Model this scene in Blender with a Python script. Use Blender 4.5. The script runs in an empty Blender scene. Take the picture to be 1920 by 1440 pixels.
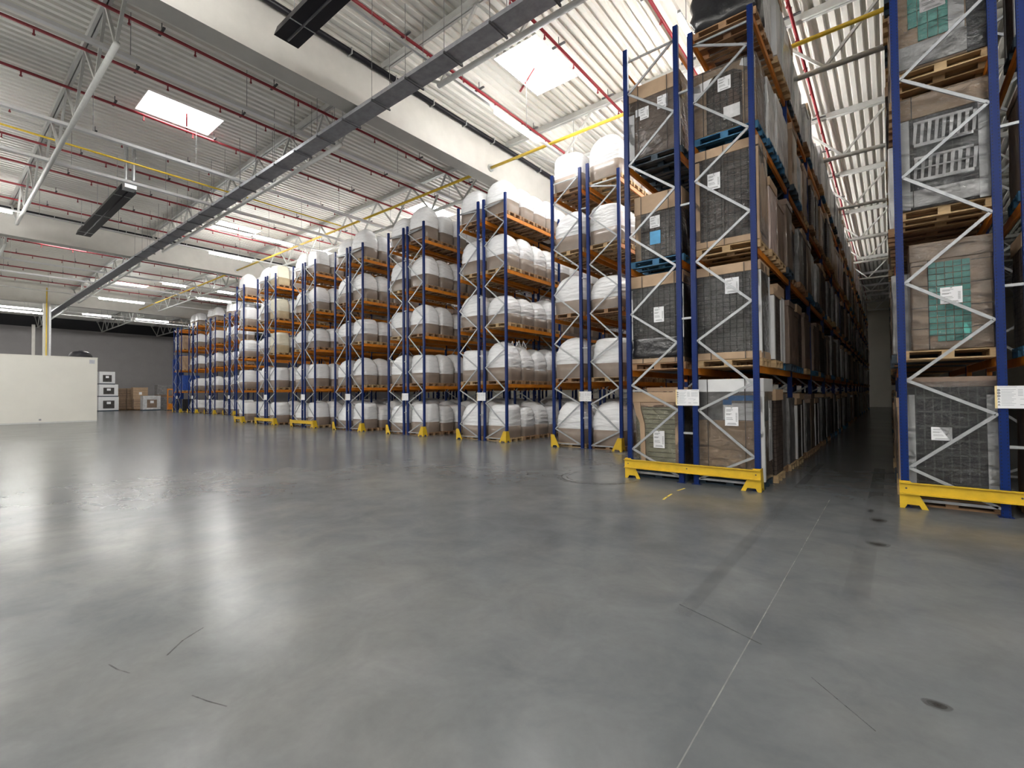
import bpy, bmesh, math, random
from mathutils import Vector, Matrix
import numpy as np

S = bpy.context.scene
COL = S.collection
PI = math.pi

# ------------------------------------------------------------------ camera, exposure, light
CAM_H = 1.811
F_PX, YAW, PITCH, ROLL = 888.6, math.radians(38.67), math.radians(1.185), math.radians(-0.44)
cam = bpy.data.cameras.new('camera')
cam.sensor_fit = 'HORIZONTAL'; cam.sensor_width = 36.0; cam.lens = 36.0 * F_PX / 1920.0
cam.clip_start = 0.05; cam.clip_end = 400
camo = bpy.data.objects.new('camera', cam); COL.objects.link(camo)
fw0 = Vector((-math.sin(YAW), math.cos(YAW), 0)); rt0 = Vector((math.cos(YAW), math.sin(YAW), 0)); up0 = Vector((0, 0, 1))
fw = fw0 * math.cos(PITCH) + up0 * math.sin(PITCH); up1 = -fw0 * math.sin(PITCH) + up0 * math.cos(PITCH)
rt = rt0 * math.cos(ROLL) + up1 * math.sin(ROLL); up = -rt0 * math.sin(ROLL) + up1 * math.cos(ROLL)
M = Matrix((rt, up, -fw)).transposed().to_4x4(); M.translation = Vector((0, 0, CAM_H))
camo.matrix_world = M
S.camera = camo
S.view_settings.view_transform = 'Standard'
S.view_settings.look = 'None'
S.view_settings.exposure = 1.32
S.view_settings.gamma = 1.0
S.view_settings.use_curve_mapping = False
S.cycles.caustics_reflective = False; S.cycles.caustics_refractive = False
S.cycles.sample_clamp_indirect = 4.0
W = bpy.data.worlds.new('world'); S.world = W; W.use_nodes = True
W.node_tree.nodes['Background'].inputs[0].default_value = (0.8, 0.9, 1.0, 1)
W.node_tree.nodes['Background'].inputs[1].default_value = 0.06
SKY_E, LED_E = 7.5, 31.0          # daylight panes, LED battens

# ------------------------------------------------------------------ materials
def nt(name):
    m = bpy.data.materials.new(name); m.use_nodes = True
    t = m.node_tree
    return m, t, t.nodes['Principled BSDF']

def node(t, kind, **kw):
    n = t.nodes.new(kind)
    for k, v in kw.items():
        if k.startswith('i_'):
            key = k[2:]
            n.inputs[int(key) if key.isdigit() else key].default_value = v
        else:
            setattr(n, k, v)
    return n

def ramp(t, fac, stops):
    r = t.nodes.new('ShaderNodeValToRGB')
    e = r.color_ramp.elements
    while len(e) < len(stops): e.new(0.5)
    for q, (p, c) in zip(e, stops):
        q.position = p; q.color = (*c, 1)
    t.links.new(fac, r.inputs[0])
    return r.outputs[0]

def mat(name, col, rough=0.5, metal=0.0, var=0.12, scale=6.0, coat=0.0, bump=0.0, bscale=40.0, stretch=(1, 1, 1), spec=0.5, coatr=0.1):
    m, t, b = nt(name)
    tc = node(t, 'ShaderNodeTexCoord')
    mp = node(t, 'ShaderNodeMapping'); mp.inputs['Scale'].default_value = stretch
    t.links.new(tc.outputs['Object'], mp.inputs[0])
    nz = node(t, 'ShaderNodeTexNoise', i_Scale=scale, i_Detail=5.0, i_Roughness=0.6)
    t.links.new(mp.outputs[0], nz.inputs['Vector'])
    d = tuple(max(0, c * (1 - var)) for c in col); l = tuple(min(1, c * (1 + var)) for c in col)
    t.links.new(ramp(t, nz.outputs[0], [(0.3, d), (0.7, l)]), b.inputs['Base Color'])
    b.inputs['Roughness'].default_value = rough; b.inputs['Metallic'].default_value = metal
    b.inputs['Coat Weight'].default_value = coat; b.inputs['Coat Roughness'].default_value = coatr
    b.inputs['Specular IOR Level'].default_value = spec
    if bump:
        n2 = node(t, 'ShaderNodeTexNoise', i_Scale=bscale, i_Detail=4.0)
        t.links.new(mp.outputs[0], n2.inputs['Vector'])
        bp = node(t, 'ShaderNodeBump', i_Strength=bump, i_Distance=0.04)
        t.links.new(n2.outputs[0], bp.inputs['Height']); t.links.new(bp.outputs[0], b.inputs['Normal'])
        if coat: t.links.new(bp.outputs[0], b.inputs['Coat Normal'])
    return m

def emit(name, col, e):
    m, t, b = nt(name)
    b.inputs['Base Color'].default_value = (0.8, 0.8, 0.8, 1)
    b.inputs['Emission Color'].default_value = (*col, 1); b.inputs['Emission Strength'].default_value = e
    return m

def wood_mat(name, col):
    m, t, b = nt(name)
    tc = node(t, 'ShaderNodeTexCoord'); mp = node(t, 'ShaderNodeMapping'); mp.inputs['Scale'].default_value = (2, 18, 18)
    t.links.new(tc.outputs['Object'], mp.inputs[0])
    nz = node(t, 'ShaderNodeTexNoise', i_Scale=2.0, i_Detail=6.0, i_Distortion=1.0)
    t.links.new(mp.outputs[0], nz.inputs['Vector'])
    t.links.new(ramp(t, nz.outputs[0], [(0.3, tuple(c * .7 for c in col)), (0.65, col)]), b.inputs['Base Color'])
    b.inputs['Roughness'].default_value = 0.75
    return m

def post_mat():
    """blue enamel with the punched slots of a rack upright (two rows, 50 mm pitch) on the faces"""
    m, t, b = nt('blue upright enamel')
    tc = node(t, 'ShaderNodeTexCoord'); sp = node(t, 'ShaderNodeSeparateXYZ'); t.links.new(tc.outputs['Object'], sp.inputs[0])
    def mth(op, a, v=None, c=None):
        n = node(t, 'ShaderNodeMath', operation=op)
        t.links.new(a, n.inputs[0])
        if v is not None:
            if hasattr(v, 'node'): t.links.new(v, n.inputs[1])
            else: n.inputs[1].default_value = v
        return n.outputs[0]
    fz = mth('LESS_THAN', mth('FRACT', mth('MULTIPLY', sp.outputs[2], 20.0)), 0.36)
    dx = mth('LESS_THAN', mth('ABSOLUTE', mth('SUBTRACT', mth('ABSOLUTE', sp.outputs[0]), 0.033)), 0.006)
    dy = mth('LESS_THAN', mth('ABSOLUTE', sp.outputs[1]), 0.007)
    h = mth('MULTIPLY', fz, mth('MAXIMUM', dx, dy))
    mx = node(t, 'ShaderNodeMix', data_type='RGBA')
    mx.inputs[6].default_value = (0.004, 0.019, 0.115, 1); mx.inputs[7].default_value = (0.01, 0.012, 0.03, 1)
    t.links.new(h, mx.inputs[0]); t.links.new(mx.outputs[2], b.inputs['Base Color'])
    b.inputs['Roughness'].default_value = 0.36; b.inputs['Specular IOR Level'].default_value = 0.18
    return m

def stack_mat(name, col, line, px=0.12, pz=0.085, coat=0.35):
    """stacked ribbed trays seen through wrap: darker seams on a regular grid"""
    m, t, b = nt(name)
    tc = node(t, 'ShaderNodeTexCoord'); sp = node(t, 'ShaderNodeSeparateXYZ'); t.links.new(tc.outputs['Object'], sp.inputs[0])
    ad = node(t, 'ShaderNodeMath', operation='ADD'); t.links.new(sp.outputs[0], ad.inputs[0]); t.links.new(sp.outputs[1], ad.inputs[1])
    outs = []
    for src, per, w in ((ad.outputs[0], px, .18), (sp.outputs[2], pz, .14)):
        a = node(t, 'ShaderNodeMath', operation='DIVIDE', i_1=per); t.links.new(src, a.inputs[0])
        fr = node(t, 'ShaderNodeMath', operation='FRACT'); t.links.new(a.outputs[0], fr.inputs[0])
        lt = node(t, 'ShaderNodeMath', operation='LESS_THAN', i_1=w); t.links.new(fr.outputs[0], lt.inputs[0]); outs.append(lt.outputs[0])
    mxn = node(t, 'ShaderNodeMath', operation='MAXIMUM'); t.links.new(outs[0], mxn.inputs[0]); t.links.new(outs[1], mxn.inputs[1])
    nz = node(t, 'ShaderNodeTexNoise', i_Scale=3.0, i_Detail=4.0); t.links.new(tc.outputs['Object'], nz.inputs['Vector'])
    base = ramp(t, nz.outputs[0], [(0.3, tuple(c * .6 for c in col)), (0.7, tuple(c * 1.3 for c in col))])
    mx = node(t, 'ShaderNodeMix', data_type='RGBA'); mx.inputs[7].default_value = (*line, 1)
    t.links.new(base, mx.inputs[6]); 
    ml = node(t, 'ShaderNodeMath', operation='MULTIPLY', i_1=.85); t.links.new(mxn.outputs[0], ml.inputs[0]); t.links.new(ml.outputs[0], mx.inputs[0])
    t.links.new(mx.outputs[2], b.inputs['Base Color'])
    b.inputs['Specular IOR Level'].default_value = 0.12; b.inputs['Roughness'].default_value = 0.5; b.inputs['Coat Weight'].default_value = coat; b.inputs['Coat Roughness'].default_value = 0.12
    n2 = node(t, 'ShaderNodeTexNoise', i_Scale=5.0, i_Detail=3.0); t.links.new(tc.outputs['Object'], n2.inputs['Vector'])
    bp = node(t, 'ShaderNodeBump', i_Strength=0.5, i_Distance=0.06); t.links.new(n2.outputs[0], bp.inputs['Height'])
    t.links.new(bp.outputs[0], b.inputs['Coat Normal'])
    return m

def film_mat():
    m = bpy.data.materials.new('stretch film'); m.use_nodes = True; t = m.node_tree
    t.nodes.remove(t.nodes['Principled BSDF']); out = t.nodes['Material Output']
    tc = node(t, 'ShaderNodeTexCoord'); mp = node(t, 'ShaderNodeMapping'); mp.inputs['Scale'].default_value = (1.0, 1.0, 2.2)
    t.links.new(tc.outputs['Object'], mp.inputs[0])
    nz = node(t, 'ShaderNodeTexNoise', i_Scale=3.0, i_Detail=5.0, i_Distortion=1.6); t.links.new(mp.outputs[0], nz.inputs['Vector'])
    bp = node(t, 'ShaderNodeBump', i_Strength=1.0, i_Distance=0.10); t.links.new(nz.outputs[0], bp.inputs['Height'])
    tr = node(t, 'ShaderNodeBsdfTransparent'); tr.inputs[0].default_value = (0.93, 0.93, 0.93, 1)
    gl = node(t, 'ShaderNodeBsdfGlossy', i_Roughness=0.09); gl.inputs[0].default_value = (1, 1, 1, 1); t.links.new(bp.outputs[0], gl.inputs['Normal'])
    df = node(t, 'ShaderNodeBsdfDiffuse'); df.inputs[0].default_value = (0.8, 0.8, 0.82, 1)
    fr = node(t, 'ShaderNodeFresnel', i_IOR=1.5); t.links.new(bp.outputs[0], fr.inputs['Normal'])
    cl = node(t, 'ShaderNodeMath', operation='MULTIPLY_ADD', i_1=1.15, i_2=0.0); t.links.new(fr.outputs[0], cl.inputs[0])
    m1 = node(t, 'ShaderNodeMixShader', i_0=0.02); t.links.new(tr.outputs[0], m1.inputs[1]); t.links.new(df.outputs[0], m1.inputs[2])
    m2 = node(t, 'ShaderNodeMixShader'); t.links.new(cl.outputs[0], m2.inputs[0]); t.links.new(m1.outputs[0], m2.inputs[1]); t.links.new(gl.outputs[0], m2.inputs[2])
    t.links.new(m2.outputs[0], out.inputs[0])
    return m

def floor_mat():
    m, t, b = nt('polished concrete')
    tc = node(t, 'ShaderNodeTexCoord')
    def nz(sc, det, dist=0.0, st=None):
        v = tc.outputs['Object']
        if st:
            mp = node(t, 'ShaderNodeMapping'); mp.inputs['Scale'].default_value = st; t.links.new(v, mp.inputs[0]); v = mp.outputs[0]
        n = node(t, 'ShaderNodeTexNoise', i_Scale=sc, i_Detail=det, i_Distortion=dist, i_Roughness=0.62); t.links.new(v, n.inputs['Vector']); return n.outputs[0]
    c1 = ramp(t, nz(0.28, 4), [(0.32, (0.098, 0.105, 0.113)), (0.5, (0.134, 0.138, 0.142)), (0.68, (0.172, 0.171, 0.166))])
    c2 = ramp(t, nz(1.7, 8, 0.5), [(0.25, (0.80, 0.81, 0.82)), (0.75, (1.17, 1.17, 1.16))])
    c3 = ramp(t, nz(14.0, 5, 0.2), [(0.25, (0.95, 0.95, 0.95)), (0.75, (1.04, 1.04, 1.04))])
    def mul(a, c):
        x = node(t, 'ShaderNodeMix', data_type='RGBA', blend_type='MULTIPLY'); x.inputs[0].default_value = 1
        t.links.new(a, x.inputs[6]); t.links.new(c, x.inputs[7]); return x.outputs[2]
    t.links.new(mul(mul(c1, c2), c3), b.inputs['Base Color'])
    rr = node(t, 'ShaderNodeMapRange', i_1=0.3, i_2=0.7, i_3=0.20, i_4=0.24); t.links.new(nz(0.8, 4), rr.inputs[0])
    t.links.new(rr.outputs[0], b.inputs['Roughness'])
    b.inputs['Specular IOR Level'].default_value = 0.14
    return m

def decal_mat(name, col, a):
    m, t, b = nt(name)
    b.inputs['Base Color'].default_value = (*col, 1); b.inputs['Roughness'].default_value = 0.45
    tc = node(t, 'ShaderNodeTexCoord'); n = node(t, 'ShaderNodeTexNoise', i_Scale=9.0, i_Detail=5.0); t.links.new(tc.outputs['Object'], n.inputs['Vector'])
    r = node(t, 'ShaderNodeMapRange', i_1=0.3, i_2=0.65, i_3=a * .35, i_4=a); t.links.new(n.outputs[0], r.inputs[0]); t.links.new(r.outputs[0], b.inputs['Alpha'])
    return m

MT = dict(
    floor=floor_mat(),
    deck=mat('white coated roof deck', (0.87, 0.855, 0.80), 0.45, var=0.04, scale=0.6),
    concrete=mat('pale precast concrete', (0.62, 0.60, 0.56), 0.7, var=0.06, scale=1.5),
    steelwhite=mat('light grey painted steel', (0.56, 0.56, 0.54), 0.45, var=0.06),
    enamel=mat('white enamel trunking', (0.85, 0.85, 0.85), 0.3, var=0.03),
    galv=mat('galvanised steel', (0.55, 0.56, 0.57), 0.38, metal=0.7, var=0.15, scale=14),
    brace=mat('galvanised brace', (0.36, 0.37, 0.385), 0.4, metal=0.35, var=0.12, scale=9),
    tray=mat('zinc cable tray', (0.34, 0.345, 0.37), 0.45, metal=0.5, var=0.18, scale=5),
    darksteel=mat('dark steel', (0.07, 0.07, 0.075), 0.5, var=0.2),
    black=mat('black duct', (0.010, 0.009, 0.013), 0.4, var=0.25, spec=0.3),
    rod=mat('thin steel rod', (0.25, 0.25, 0.25), 0.5, metal=0.3),
    red=mat('red sprinkler paint', (0.24, 0.014, 0.022), 0.4, var=0.12),
    yellowpipe=mat('yellow gas pipe paint', (0.80, 0.55, 0.05), 0.4, var=0.08),
    wallgrey=mat('grey wall panel', (0.30, 0.285, 0.29), 0.7, var=0.05, scale=0.8),
    walldark=mat('black upper wall band', (0.012, 0.012, 0.016), 0.6),
    wallbeige=mat('beige wall', (0.45, 0.42, 0.36), 0.7, var=0.05, scale=0.8),
    cabin=mat('cream wall panel', (0.72, 0.70, 0.64), 0.6, var=0.03, scale=0.7),
    blue=post_mat(),
    orange=mat('orange beam paint', (0.62, 0.20, 0.012), 0.42, var=0.14, scale=5),
    guard=mat('yellow guard paint', (0.62, 0.40, 0.018), 0.42, var=0.1, scale=7),
    wood=wood_mat('pale pallet wood', (0.52, 0.36, 0.19)),
    wood2=wood_mat('brown pallet wood', (0.36, 0.21, 0.11)),
    bluewood=mat('blue pallet paint', (0.02, 0.12, 0.24), 0.6, var=0.3, scale=8),
    blackpal=mat('dark blue-black pallet', (0.012, 0.03, 0.05), 0.5, var=0.3),
    bag=mat('white woven bag under film', (0.86, 0.86, 0.87), 0.5, var=0.05, scale=5, coat=0.75, bump=0.8, bscale=4.0, stretch=(1, 1, 4.0), coatr=0.16),
    cream=mat('cream bag under film', (0.74, 0.70, 0.56), 0.5, var=0.05, scale=5, coat=0.75, bump=0.8, bscale=4.0, stretch=(1, 1, 4.0), coatr=0.16),
    sleeve=mat('brown cardboard sleeve under film', (0.215, 0.165, 0.13), 0.55, var=0.08, scale=4, coat=0.5, bump=0.35, bscale=4, coatr=0.2),
    tansleeve=mat('tan cardboard sleeve', (0.42, 0.33, 0.2), 0.55, var=0.08, scale=4, coat=0.5, bump=0.3, bscale=4, coatr=0.2),
    card=mat('brown cardboard', (0.42, 0.29, 0.185), 0.65, var=0.08, scale=4),
    cardwrap=mat('wrapped brown cardboard', (0.36, 0.245, 0.16), 0.5, var=0.12, scale=3, coat=0.6, bump=0.5, bscale=4, coatr=0.12),
    carddark=mat('dark brown cardboard', (0.19, 0.13, 0.095), 0.6, var=0.15, scale=4, coat=0.4),
    whitecard=mat('white cardboard', (0.72, 0.72, 0.73), 0.5, var=0.05, scale=3, coat=0.3),
    greywrap=mat('grey translucent wrapped stack', (0.17, 0.165, 0.165), 0.4, var=0.35, scale=5, coat=0.8, bump=0.6, bscale=4, coatr=0.1),
    clearwrap=mat('pale wrapped stack', (0.55, 0.545, 0.55), 0.35, var=0.2, scale=3, coat=0.8, bump=0.7, bscale=4, coatr=0.1),
    pinkwrap=mat('pinkish wrapped cartons', (0.52, 0.40, 0.36), 0.4, var=0.12, scale=3, coat=0.7, bump=0.5, bscale=4, coatr=0.12),
    blackwrap=mat('black film', (0.014, 0.014, 0.017), 0.28, var=0.3, coat=0.6, bump=0.6, bscale=5),
    bluewrap=mat('blue wrapped load', (0.02, 0.07, 0.32), 0.35, var=0.2, coat=0.6, bump=0.4, bscale=4),
    teal=mat('teal cartons', (0.07, 0.36, 0.31), 0.5, var=0.12, scale=6, coat=0.3),
    paleyellow=mat('pale olive boxes', (0.43, 0.41, 0.27), 0.55, var=0.1, scale=5, coat=0.4),
    bluetape=mat('blue tape', (0.04, 0.16, 0.42), 0.4),
    bluesheet=mat('blue paper sheet', (0.06, 0.30, 0.55), 0.5),
    strap=mat('dark strap', (0.04, 0.035, 0.03), 0.5),
    paper=mat('white paper', (0.82, 0.82, 0.84), 0.6, var=0.02),
    print=mat('grey print', (0.27, 0.27, 0.28), 0.6),
    printlight=mat('pale grey print', (0.45, 0.46, 0.50), 0.6),
    yellowstrip=mat('pale yellow strip', (0.78, 0.62, 0.32), 0.5),
    stack=stack_mat('dark trays', (0.075, 0.056, 0.048), (0.010, 0.008, 0.007)),
    stackgrey=stack_mat('grey trays', (0.085, 0.079, 0.077), (0.015, 0.014, 0.014)),
    stackblack=stack_mat('black trays', (0.022, 0.021, 0.024), (0.055, 0.053, 0.056), 0.1, 0.22),
    film=film_mat(),
    sky=emit('daylight pane', (0.97, 0.99, 1.0), SKY_E),
    led=emit('led diffuser', (1.0, 0.985, 0.95), LED_E),
    skid=decal_mat('tyre rubber on concrete', (0.03, 0.03, 0.033), 0.8),
    skidsoft=decal_mat('faint tyre track', (0.09, 0.09, 0.09), 0.13),
    stain=decal_mat('dull floor stain', (0.05, 0.045, 0.04), 0.42),
    joint=decal_mat('saw cut', (0.42, 0.41, 0.39), 0.5),
    tape=mat('worn yellow tape', (0.7, 0.52, 0.08), 0.6),
)

# ------------------------------------------------------------------ mesh helpers
class MB:
    def __init__(s): s.v = []; s.f = []
    def box(s, x0, x1, y0, y1, z0, z1):
        n = len(s.v)
        s.v += [(x, y, z) for z in (z0, z1) for y in (y0, y1) for x in (x0, x1)]
        s.f += [tuple(n + i for i in q) for q in ((0, 2, 3, 1), (4, 5, 7, 6), (0, 1, 5, 4), (2, 6, 7, 3), (0, 4, 6, 2), (1, 3, 7, 5))]
        return s
    def bar(s, p, q, w, h, ref=(0, 1, 0)):
        p, q = Vector(p), Vector(q); d = (q - p).normalized(); r = Vector(ref)
        if abs(d.dot(r)) > .95: r = Vector((1, 0, 0))
        a = d.cross(r).normalized() * (w / 2); b = d.cross(a).normalized() * (h / 2); n = len(s.v)
        for e in (p, q):
            s.v += [tuple(e + a * i + b * j) for i, j in ((-1, -1), (1, -1), (1, 1), (-1, 1))]
        s.f += [tuple(n + i for i in k) for k in ((0, 1, 2, 3), (7, 6, 5, 4), (0, 4, 5, 1), (1, 5, 6, 2), (2, 6, 7, 3), (3, 7, 4, 0))]
        return s
    def tube(s, p, q, r, n=10):
        p, q = Vector(p), Vector(q); d = (q - p).normalized(); ref = Vector((0, 0, 1)) if abs(d.z) < .9 else Vector((1, 0, 0))
        a = d.cross(ref).normalized(); b = d.cross(a); k = len(s.v)
        for e in (p, q):
            s.v += [tuple(e + (a * math.cos(2 * PI * i / n) + b * math.sin(2 * PI * i / n)) * r) for i in range(n)]
        s.f += [(k + i, k + (i + 1) % n, k + n + (i + 1) % n, k + n + i) for i in range(n)]
        s.f += [tuple(k + i for i in range(n))[::-1], tuple(k + n + i for i in range(n))]
        return s
    def prism(s, poly, axis, a, b):
        """extrude a 2D polygon along axis 'x','y' or 'z'"""
        def P(u, v, w): return {'x': (w, u, v), 'y': (u, w, v), 'z': (u, v, w)}[axis]
        n = len(poly); k = len(s.v)
        s.v += [P(u, v, a) for u, v in poly] + [P(u, v, b) for u, v in poly]
        s.f += [(k + i, k + (i + 1) % n, k + n + (i + 1) % n, k + n + i) for i in range(n)]
        s.f += [tuple(range(k, k + n))[::-1], tuple(range(k + n, k + 2 * n))]
        return s
    def rings(s, rs, cap0=True, cap1=True):
        k = len(s.v); n = len(rs[0])
        for r in rs: s.v += r
        for j in range(len(rs) - 1):
            for i in range(n):
                s.f.append((k + j * n + i, k + j * n + (i + 1) % n, k + (j + 1) * n + (i + 1) % n, k + (j + 1) * n + i))
        if cap0: s.f.append(tuple(range(k, k + n))[::-1])
        if cap1: s.f.append(tuple(range(k + (len(rs) - 1) * n, k + len(rs) * n)))
        return s
    def mesh(s, name, m, smooth=False, bevel=0.0):
        me = bpy.data.meshes.new(name); me.from_pydata(s.v, [], s.f)
        bm = bmesh.new(); bm.from_mesh(me); bmesh.ops.recalc_face_normals(bm, faces=bm.faces)
        if bevel:
            bmesh.ops.bevel(bm, geom=list(bm.edges), offset=bevel, segments=2, profile=.5, affect='EDGES', clamp_overlap=True)
        for f in bm.faces: f.smooth = smooth
        bm.to_mesh(me); bm.free(); me.materials.append(MT[m])
        return me
    def obj(s, name, m, parent=None, loc=(0, 0, 0), **k):
        return link(name, s.mesh(name, m, **k), parent, loc)

def link(name, me, parent=None, loc=(0, 0, 0), rz=0.0):
    o = bpy.data.objects.new(name, me); COL.objects.link(o); o.location = loc; o.rotation_euler = (0, 0, rz)
    if parent: o.parent = parent
    return o

def empty(name, loc=(0, 0, 0), rz=0.0): return link(name, None, None, loc, rz)

USED = {}
def tag(o, label, cat, group=None):
    o['label'] = label; o['category'] = cat
    if group: o['group'] = group
    USED[label] = USED.get(label, 0) + 1
    return o

def struct(o): o['kind'] = 'structure'; return o

def dup(root, loc, rz=None):
    r = root.copy(); COL.objects.link(r); r.location = loc
    if rz is not None: r.rotation_euler = (0, 0, rz)
    for ch in root.children:
        c = ch.copy(); COL.objects.link(c); c.parent = r
        for g in ch.children:
            d = g.copy(); COL.objects.link(d); d.parent = c
    return r

U20 = ['', 'first', 'second', 'third', 'fourth', 'fifth', 'sixth', 'seventh', 'eighth', 'ninth', 'tenth', 'eleventh', 'twelfth', 'thirteenth', 'fourteenth', 'fifteenth', 'sixteenth', 'seventeenth', 'eighteenth', 'nineteenth']
TENS = {20: ('twentieth', 'twenty'), 30: ('thirtieth', 'thirty'), 40: ('fortieth', 'forty'), 50: ('fiftieth', 'fifty'), 60: ('sixtieth', 'sixty')}
def ordn(n):
    if n < 20: return U20[n]
    t, u = n // 10 * 10, n % 10
    return TENS[t][0] if u == 0 else TENS[t][1] + '-' + U20[u]
SHELF = ['on the floor', 'first shelf', 'second shelf', 'third shelf', 'top shelf']

# ------------------------------------------------------------------ shell of the hall
X0, X1, Y0, Y1, ZR = -86.0, 24.0, -46.0, 68.0, 12.3
fl = struct(MB().box(X0, X1, Y0, Y1, -0.3, 0).obj('floor', 'floor'))
struct(MB().box(X0 - .3, X0, Y0, Y1, 0, 10.9).obj('wall_left', 'wallgrey'))
struct(MB().box(X0 - .3, X0, Y0, Y1, 10.9, 12.6).obj('trim_1', 'walldark'))  # plain black band above the grey wall
struct(MB().box(X0, X1, Y1, Y1 + .3, 0, 12.6).obj('wall_back', 'wallbeige'))
struct(MB().box(X0, X1, Y0 - .3, Y0, 0, 12.6).obj('wall_front', 'wallbeige'))
struct(MB().box(X1, X1 + .3, Y0, Y1, 0, 12.6).obj('wall_right', 'wallbeige'))

# skylights on a staggered grid; snapped to the rib pitch
RP = 0.28
SKX, SKY = 1.68, 2.4
SKYL = []
for i in range(-2, 8):
    xc = -8.85 - 11.62 * i
    y = 12.3 if i % 2 == 0 else 5.95
    for k in range(-5, 5):
        yc = y + 12.3 * k
        if i < 0 and yc > 8: continue
        if Y0 + 2 < yc < Y1 - 2 and X0 + 12 < xc < X1 - 1:
            n = round((xc - SKX / 2 - X0) / RP); xs = X0 + n * RP
            SKYL.append((xs, xs + SKX, yc - SKY / 2, yc + SKY / 2))
def deck():
    mb = MB(); nr = int((X1 - X0) / RP)
    prof = [(0, 0), (.13, 0), (.16, .09), (.25, .09), (.28, 0)]
    for i in range(nr):
        xa = X0 + i * RP
        cuts = sorted((s[2], s[3]) for s in SKYL if s[0] - .01 <= xa < s[1] - .01)
        y = Y0
        for a, b in cuts + [(Y1, Y1)]:
            if a > y:
                k = len(mb.v)
                for yy in (y, a): mb.v += [(xa + px, yy, ZR + pz) for px, pz in prof]
                mb.f += [(k + j, k + j + 1, k + 6 + j, k + 5 + j) for j in range(4)]
            y = b
    me = bpy.data.meshes.new('ceiling'); me.from_pydata(mb.v, [], mb.f); me.materials.append(MT['deck'])
    return struct(link('ceiling', me))
deck()
# insulation layer added unseen above the ribs to block outside light
mb = MB(); ys = sorted({Y0, Y1} | {s[2] for s in SKYL} | {s[3] for s in SKYL})
for ya, yb in zip(ys, ys[1:]):
    ym = (ya + yb) / 2; xs = sorted((s[0], s[1]) for s in SKYL if s[2] < ym < s[3]); x = X0
    for a, b in xs + [(X1, X1)]:
        if a > x: mb.box(x, a, ya, yb, ZR + .16, ZR + .26)
        x = b
struct(mb.obj('trim_2', 'deck'))
def sky_meshes():
    w, d = SKX, SKY
    c = MB()
    for a in ((0.002, .03, 0.002, d - .002), (w - .03, w - .002, .002, d - .002), (.03, w - .03, .002, .03), (.03, w - .03, d - .03, d - .002)): c.box(*a, .0, .48)
    p = MB().box(.03, w - .03, .03, d - .03, .42, .46)
    b = MB().bar((-.25, d * .72, -.06), (w * .32, d * .62, .3), .05, .05)
    return c.mesh('curb', 'deck'), p.mesh('pane', 'sky'), b.mesh('opener_arm', 'red')
SKM = sky_meshes()
for i, s in enumerate(SKYL):
    o = empty('window_%d' % (i + 1), (s[0], s[2], ZR)); struct(o)
    for nm, me in zip(('curb', 'pane', 'opener_arm'), SKM): link(nm, me, o)

# girders (precast I-beams along the aisles), one thing each is part of the shell
GX = [-12.7, -37.05, -61.4, 11.65]
gp = [(-.3, 0), (.3, 0), (.3, .28), (.14, .45), (.14, 1.3), (.34, 1.45), (.34, 1.74), (-.34, 1.74), (-.34, 1.45), (-.14, 1.3), (-.14, .45), (-.3, .28)]
gp = [(-.3, 0), (.3, 0), (.3, 1.55), (.22, 1.76), (-.22, 1.76), (-.3, 1.55)]
gm = MB().prism(gp, 'y', Y0, Y1).mesh('trim_3', 'concrete')
for i, x in enumerate(GX): struct(link('trim_%d' % (i + 3), gm, None, (x, 0, 10.53)))

# roof trusses
TY = [2.95 + 6.13 * k for k in range(-2, 11)]
def truss():
    top = MB().box(-24.0, -.36, -.09, -.015, 12.1, 12.29).box(-24.0, -.36, .015, .09, 12.1, 12.29)
    nod = [-2.2, -4.35, -7.2, -10.05, -12.9, -15.75, -18.6, -21.4]
    bot = MB().tube((nod[0] + .1, 0, 10.55), (nod[-1] - .1, 0, 10.55), .075, 10)
    dia = []
    tn = [-.45] + [(a + b) / 2 for a, b in zip(nod, nod[1:])] + [-23.9]
    for i, x in enumerate(nod):
        for t in (tn[i], tn[i + 1]): dia.append(MB().bar((x, 0, 10.58), (t, 0, 12.12), .07, .07))
    return top.mesh('top_chord', 'steelwhite'), bot.mesh('bottom_chord', 'steelwhite', smooth=True), [d.mesh('diagonal', 'steelwhite') for d in dia]
TM = truss()
bays = [(-12.7, 'between first and second concrete beams'), (11.65, 'above the right hand racks'), (-37.05, 'beyond the second concrete beam'), (-61.4, 'beyond the third concrete beam')]
for bx, where in bays:
    n = 0
    for ty in TY:
        if bx == 11.65 and ty < 5: continue
        if bx < -60 and not (3 < ty < 40): continue
        if ty < -2: continue
        n += 1
        o = empty('roof_truss', (bx, ty, 0))
        link('top_chord', TM[0], o); link('bottom_chord', TM[1], o)
        for d in TM[2]: link('diagonal', d, o)
        tag(o, 'white lattice roof truss %s, %s from camera' % (where, ordn(n)), 'roof truss', 'white lattice roof trusses')

# red sprinkler pipes with droppers and hangers
SPH = MB().tube((0, 0, 0), (0, 0, -.16), .02, 6).tube((0, 0, -.16), (0, 0, -.2), .035, 6).mesh('sprinkler_head', 'red')
SPB_ = MB().box(-.22, .22, -.03, .03, .03, .07).tube((0, 0, 0), (0, 0, .3), .012, 5).mesh('hanger_bracket', 'darksteel')
def sprinkler(x, y0, y1, where):
    o = empty('sprinkler_pipe', (x, 0, 12.0))
    MB().tube((0, y0, 0), (0, y1, 0), .045, 10).obj('pipe', 'red', o, smooth=True)
    k = 0; y = y0 + 1.2
    while y < min(y1, 34):
        link('sprinkler_head', SPH, o, (0, y, 0))
        if k % 2 == 0: link('hanger_bracket', SPB_, o, (0, y + .73, 0))
        y += 1.55; k += 1
    tag(o, 'red sprinkler pipe under the roof deck, %s' % where, 'pipe', 'red sprinkler pipes')
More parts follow.
